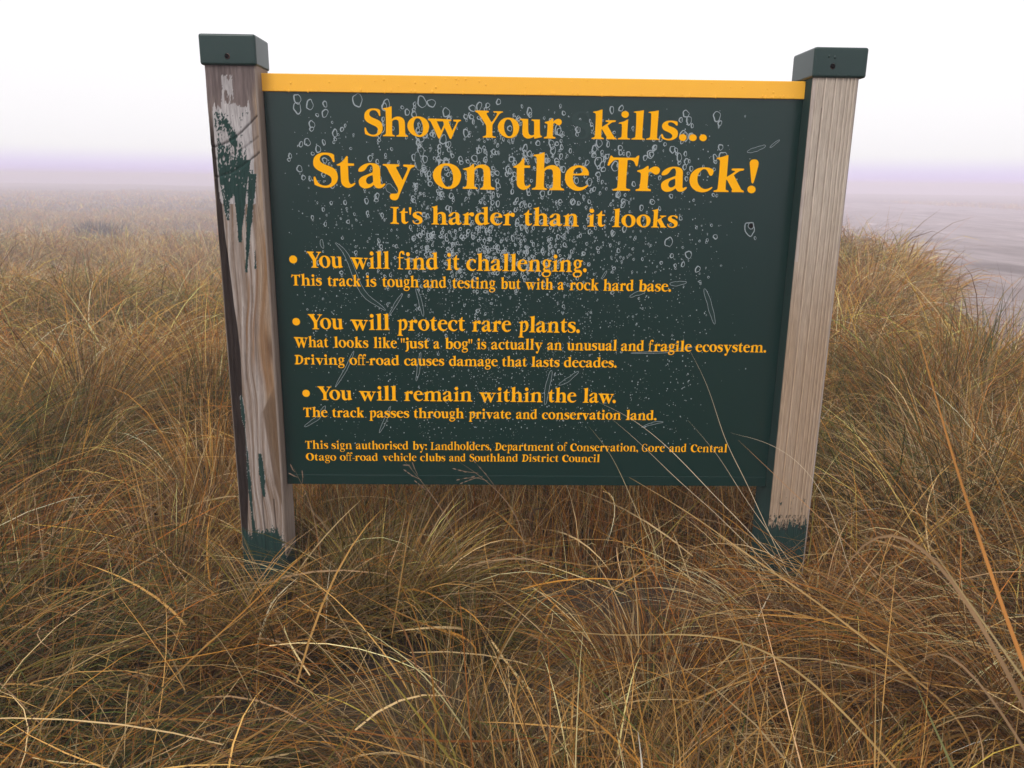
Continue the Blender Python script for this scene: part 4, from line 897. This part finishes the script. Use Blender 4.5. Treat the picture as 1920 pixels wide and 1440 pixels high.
# single blades that stand out from the grass
HERO = [
    ('long rust-orange grass blade rising up the right side of the photo', (0.44, 0.155, 0.03), (0.42, 0.19, 0.05), 0.0075, [(0.4504, -1.3, 0.6151), (0.4376, -1.24, 0.6866), (0.4086, -1.2, 0.7845), (0.3756, -1.18, 0.8756), (0.3572, -1.16, 0.9435), (0.3392, -1.15, 0.9979)]),
    ('pale brown grass blade curled over to the left like a hook', (0.12, 0.065, 0.022), (0.27, 0.165, 0.085), 0.0085, [(0.4602, -1.28, 0.5929), (0.4301, -1.22, 0.6739), (0.4027, -1.18, 0.7257), (0.3711, -1.16, 0.7657), (0.3502, -1.15, 0.7849), (0.326, -1.15, 0.7823), (0.3069, -1.15, 0.7558), (0.2901, -1.16, 0.7276), (0.2794, -1.17, 0.6977)]),
    ('short brown grass blade hooked over below the larger curl', (0.13, 0.075, 0.03), (0.25, 0.155, 0.08), 0.0065, [(0.4464, -1.28, 0.5806), (0.4332, -1.23, 0.6177), (0.4091, -1.2, 0.6472), (0.3889, -1.18, 0.6618), (0.3744, -1.18, 0.652), (0.3702, -1.19, 0.6157)]),
    ('tall straw-coloured blade crossing the board below fragile ecosystem', (0.42, 0.32, 0.17), (0.62, 0.5, 0.36), 0.003, [(0.6311, -0.16, 0.214), (0.5693, -0.13, 0.343), (0.5174, -0.11, 0.4472), (0.4812, -0.1, 0.5058), (0.4559, -0.09, 0.5778), (0.4261, -0.08, 0.6625), (0.3802, -0.07, 0.7394)]),
    ('pale arching blade whose tip ends at the word law', (0.45, 0.33, 0.18), (0.66, 0.55, 0.4), 0.003, [(0.6226, -0.22, 0.2167), (0.5156, -0.2, 0.3321), (0.4385, -0.18, 0.4053), (0.3748, -0.16, 0.4705), (0.3112, -0.14, 0.5305), (0.2357, -0.13, 0.587), (0.1591, -0.12, 0.6193)]),
    ('pale blade just below and parallel to the arching one', (0.4, 0.29, 0.16), (0.58, 0.46, 0.32), 0.0026, [(0.5468, -0.24, 0.2687), (0.4326, -0.21, 0.3772), (0.3463, -0.18, 0.4456), (0.2765, -0.16, 0.5117), (0.2201, -0.14, 0.5607), (0.182, -0.13, 0.5879)]),
    ('olive blade with its tip under the word conservation', (0.22, 0.2, 0.07), (0.5, 0.38, 0.22), 0.0028, [(0.3167, -0.2, 0.2337), (0.252, -0.16, 0.3685), (0.2209, -0.13, 0.4393), (0.1871, -0.12, 0.5013), (0.1395, -0.11, 0.5561)]),
    ('blade leaning left in front of the word Central', (0.4, 0.28, 0.14), (0.55, 0.45, 0.32), 0.0026, [(0.6934, -0.22, 0.16), (0.5901, -0.18, 0.2951), (0.512, -0.15, 0.4003), (0.4515, -0.13, 0.4955), (0.3796, -0.11, 0.5725)]),
    ('russet blade slanting from the right post on to the board', (0.3, 0.15, 0.06), (0.4, 0.22, 0.1), 0.004, [(0.7479, -0.42, 0.3107), (0.6671, -0.4, 0.3875), (0.587, -0.38, 0.458), (0.4942, -0.36, 0.543), (0.4282, -0.35, 0.6025)]),
    ('thin blade drooping left across the right post from above', (0.45, 0.34, 0.2), (0.6, 0.5, 0.36), 0.0024, [(0.7468, -0.25, 0.2607), (0.7165, -0.2, 0.3741), (0.6709, -0.18, 0.454), (0.6153, -0.16, 0.507), (0.5553, -0.14, 0.5334), (0.4829, -0.12, 0.5439)]),
    ('thick golden blade lying low under the right end of the board', (0.3, 0.17, 0.05), (0.42, 0.27, 0.11), 0.0065, [(0.6447, -0.72, 0.2951), (0.5597, -0.68, 0.3552), (0.4721, -0.64, 0.4125), (0.382, -0.6, 0.4614), (0.285, -0.57, 0.5279), (0.1649, -0.55, 0.5939)]),
    ('long golden blade arching flat across the lower right grass', (0.3, 0.18, 0.05), (0.36, 0.25, 0.11), 0.006, [(0.4774, -0.98, 0.3329), (0.4138, -0.93, 0.3935), (0.3568, -0.9, 0.4361), (0.2963, -0.88, 0.4622), (0.2009, -0.87, 0.4659), (0.0776, -0.88, 0.4638), (-0.0275, -0.88, 0.4844)]),
    ('broad bleached blade broken off beside the foot of the right post', (0.62, 0.52, 0.36), (0.66, 0.56, 0.4), 0.011, [(0.4869, -0.35, 0.1323), (0.5194, -0.33, 0.1813), (0.5475, -0.31, 0.2267)]),
    ('bright straw stub in front of the foot of the left post', (0.72, 0.62, 0.42), (0.7, 0.6, 0.4), 0.008, [(-0.5863, -0.28, 0.194), (-0.5631, -0.27, 0.2157), (-0.5388, -0.26, 0.2335)]),
    ('upright bleached blade to the right of the left post foot', (0.55, 0.45, 0.3), (0.66, 0.56, 0.4), 0.0052, [(-0.485, -0.24, 0.1267), (-0.4839, -0.22, 0.1858), (-0.478, -0.2, 0.2383)]),
    ('broad olive green blade standing in the bottom right corner', (0.1, 0.11, 0.035), (0.16, 0.16, 0.06), 0.013, [(0.4379, -1.2, 0.4794), (0.4217, -1.18, 0.5194), (0.41, -1.16, 0.5464), (0.4012, -1.15, 0.5709)]),
    ('whitish blade tip poking up at the bottom edge', (0.45, 0.42, 0.33), (0.62, 0.58, 0.48), 0.011, [(0.1146, -1.05, 0.3498), (0.1113, -1.04, 0.3918), (0.1054, -1.04, 0.4233)]),
    ('straight orange blade standing in the lower right grass', (0.4, 0.22, 0.06), (0.45, 0.28, 0.1), 0.0042, [(0.4252, -1.05, 0.3656), (0.4267, -1.03, 0.4332), (0.4246, -1.02, 0.4916), (0.4193, -1.02, 0.5279)]),
    ('dark olive blade crossing the lower right corner', (0.12, 0.11, 0.04), (0.34, 0.24, 0.11), 0.0085, [(0.42, -1.32, 0.6654), (0.4056, -1.28, 0.6945), (0.381, -1.26, 0.7282), (0.3517, -1.25, 0.7684), (0.3225, -1.24, 0.8085)]),
]
def ribbon(pts, w, ca, cb, n=22):
    pts = np.array(pts); s0 = np.concatenate([[0], np.cumsum(np.linalg.norm(np.diff(pts, axis=0), axis=1))]); s0 /= s0[-1]
    s = np.linspace(0, 1, n); c = np.stack([np.interp(s, s0, pts[:, k]) for k in range(3)], 1)
    for _ in range(9): c[1:-1] = 0.25 * c[:-2] + 0.5 * c[1:-1] + 0.25 * c[2:]
    d = np.gradient(c, axis=0); d /= np.linalg.norm(d, axis=1)[:, None]
    f = CAM - c; sd = np.cross(d, np.array([0.25, -1.0, 0.35])); sd /= np.linalg.norm(sd, axis=1)[:, None]
    up_ = np.cross(sd, d)
    pr = np.minimum(1, 0.7 + s) * (1 - s ** 3.2) + 0.08
    h = 0.5 * w * pr[:, None]
    Vv = np.stack([c - sd * h, c - up_ * h * 0.45, c + sd * h], 1).reshape(-1, 3)
    o = 3 * np.arange(n - 1)
    Qq = np.concatenate([np.stack([o, o + 1, o + 4, o + 3], 1), np.stack([o + 1, o + 2, o + 5, o + 4], 1)])
    col = np.array(ca) + (np.array(cb) - np.array(ca)) * s[:, None]
    col = col * (1 + 0.12 * np.sin(s * 40)[:, None] * np.sin(s * 13 + 1)[:, None])
    return Vv, Qq, np.repeat(col, 3, 0)
for lab, ca, cb, w, pts in HERO:
    w *= 0.85 if 'orange' in lab or 'hook' in lab else 0.56
    # carry the root of the blade on down into the tussock it grows from
    p0, p1 = np.array(pts[0]), np.array(pts[1]); dr = p0 - p1; dr /= np.linalg.norm(dr)
    gz = float(ground_z(p0[0], p0[1])); ext = p0 + dr * 0.12; ext[2] = min(ext[2], p0[2] - 0.05)
    if any(q in lab for q in ('stub', 'broken', 'upright bleached', 'whitish')): ext = p0 + dr * 0.02
    ext2 = ext + np.array([dr[0] * .1, dr[1] * .1, -0.12]); ext2[2] = min(ext2[2], gz)
    V_, Q_, C_ = ribbon([tuple(ext2), tuple(ext)] + list(pts), w, ca, cb, 44)
    tag(link('grass_blade', mesh_np('grass_blade', V_, Q_, True, C_), None, [M_GRASS]), lab, 'grass blade', 'single blades standing out of the grass')
SEED = [
    ('brown seed head leaning left at the foot of the board under vehicle clubs', [[-0.1888, -0.12, 0.2997], [-0.2435, -0.1, 0.3747], [-0.269, -0.09, 0.4073], [-0.2927, -0.085, 0.4334], [-0.3126, -0.08, 0.4552]], [[[-0.2927, -0.085, 0.4334], [-0.2978, -0.085, 0.4446], [-0.3057, -0.085, 0.4445]], [[-0.2695, -0.085, 0.4054], [-0.2891, -0.085, 0.4151], [-0.306, -0.085, 0.4277]], [[-0.2785, -0.085, 0.4194], [-0.2848, -0.085, 0.4334], [-0.2886, -0.085, 0.4446]], [[-0.2448, -0.085, 0.3686], [-0.2632, -0.085, 0.3842], [-0.2802, -0.085, 0.3983]]]),
    ('forked seed head in front of the board below Southland', [[-0.0239, -0.12, 0.3289], [-0.0824, -0.1, 0.3897], [-0.1037, -0.09, 0.4054], [-0.1277, -0.085, 0.4245], [-0.1755, -0.08, 0.4518]], [[[-0.0824, -0.085, 0.3836], [-0.1078, -0.085, 0.4203], [-0.1344, -0.085, 0.4511]], [[-0.1038, -0.085, 0.4034], [-0.137, -0.085, 0.416], [-0.1741, -0.085, 0.4073]], [[-0.1277, -0.085, 0.4245], [-0.1568, -0.085, 0.4271], [-0.1832, -0.085, 0.434]], [[-0.1171, -0.085, 0.4161], [-0.1436, -0.085, 0.4089], [-0.1662, -0.085, 0.3988]]]),
    ('small thin seed head at the lower left corner of the board', [[-0.5395, -0.1, 0.3464], [-0.5621, -0.08, 0.3807], [-0.5778, -0.075, 0.4069], [-0.587, -0.07, 0.429]], [[[-0.5751, -0.085, 0.4108], [-0.5816, -0.085, 0.4136], [-0.5892, -0.085, 0.4178]], [[-0.5656, -0.085, 0.3925], [-0.5621, -0.085, 0.4095], [-0.5628, -0.085, 0.4207]], [[-0.5809, -0.085, 0.4248], [-0.5846, -0.085, 0.429], [-0.5881, -0.085, 0.4374]]]),
]
for lab, st, br in SEED:
    root = st[0]; root = [root[0] + .05, root[1] - .03, 0.0]
    o = empty('grass_seed_head', (root[0], root[1], root[2])); tag(o, lab, 'seed head', 'seed heads in front of the board')
    off = np.array(root)
    V_, Q_, C_ = ribbon([tuple(np.array(q) - off) for q in [root] + st], 0.0022, (.28, .18, .08), (.20, .13, .085), 24)
    link('stem', mesh_np('stem', V_, Q_, True, C_), o, [M_GRASS])
    VV, QQ, CC, b0 = [], [], [], 0
    for bb in br:
        V_, Q_, C_ = ribbon([tuple(np.array(q) - off) for q in bb], 0.0013, (.17, .11, .07), (.19, .13, .09), 10)
        VV.append(V_); QQ.append(Q_ + b0); CC.append(C_); b0 += len(V_)
        e = np.array(bb[-1]) - off; d = (np.array(bb[-1]) - np.array(bb[-2])); d /= np.linalg.norm(d)
        for k_ in range(3):
            p = np.array(bb[1]) - off + (e - (np.array(bb[1]) - off)) * (k_ / 2)
            V_, Q_, C_ = ribbon([tuple(p), tuple(p + d * .004 + np.array([0, 0, .001 * (k_ - 1)])), tuple(p + d * .009)], 0.0026, (.17, .10, .065), (.26, .19, .14), 6)
            VV.append(V_); QQ.append(Q_ + b0); CC.append(C_); b0 += len(V_)
    link('spikelets', mesh_np('spikelets', np.concatenate(VV), np.concatenate(QQ), True, np.concatenate(CC)), o, [M_GRASS])
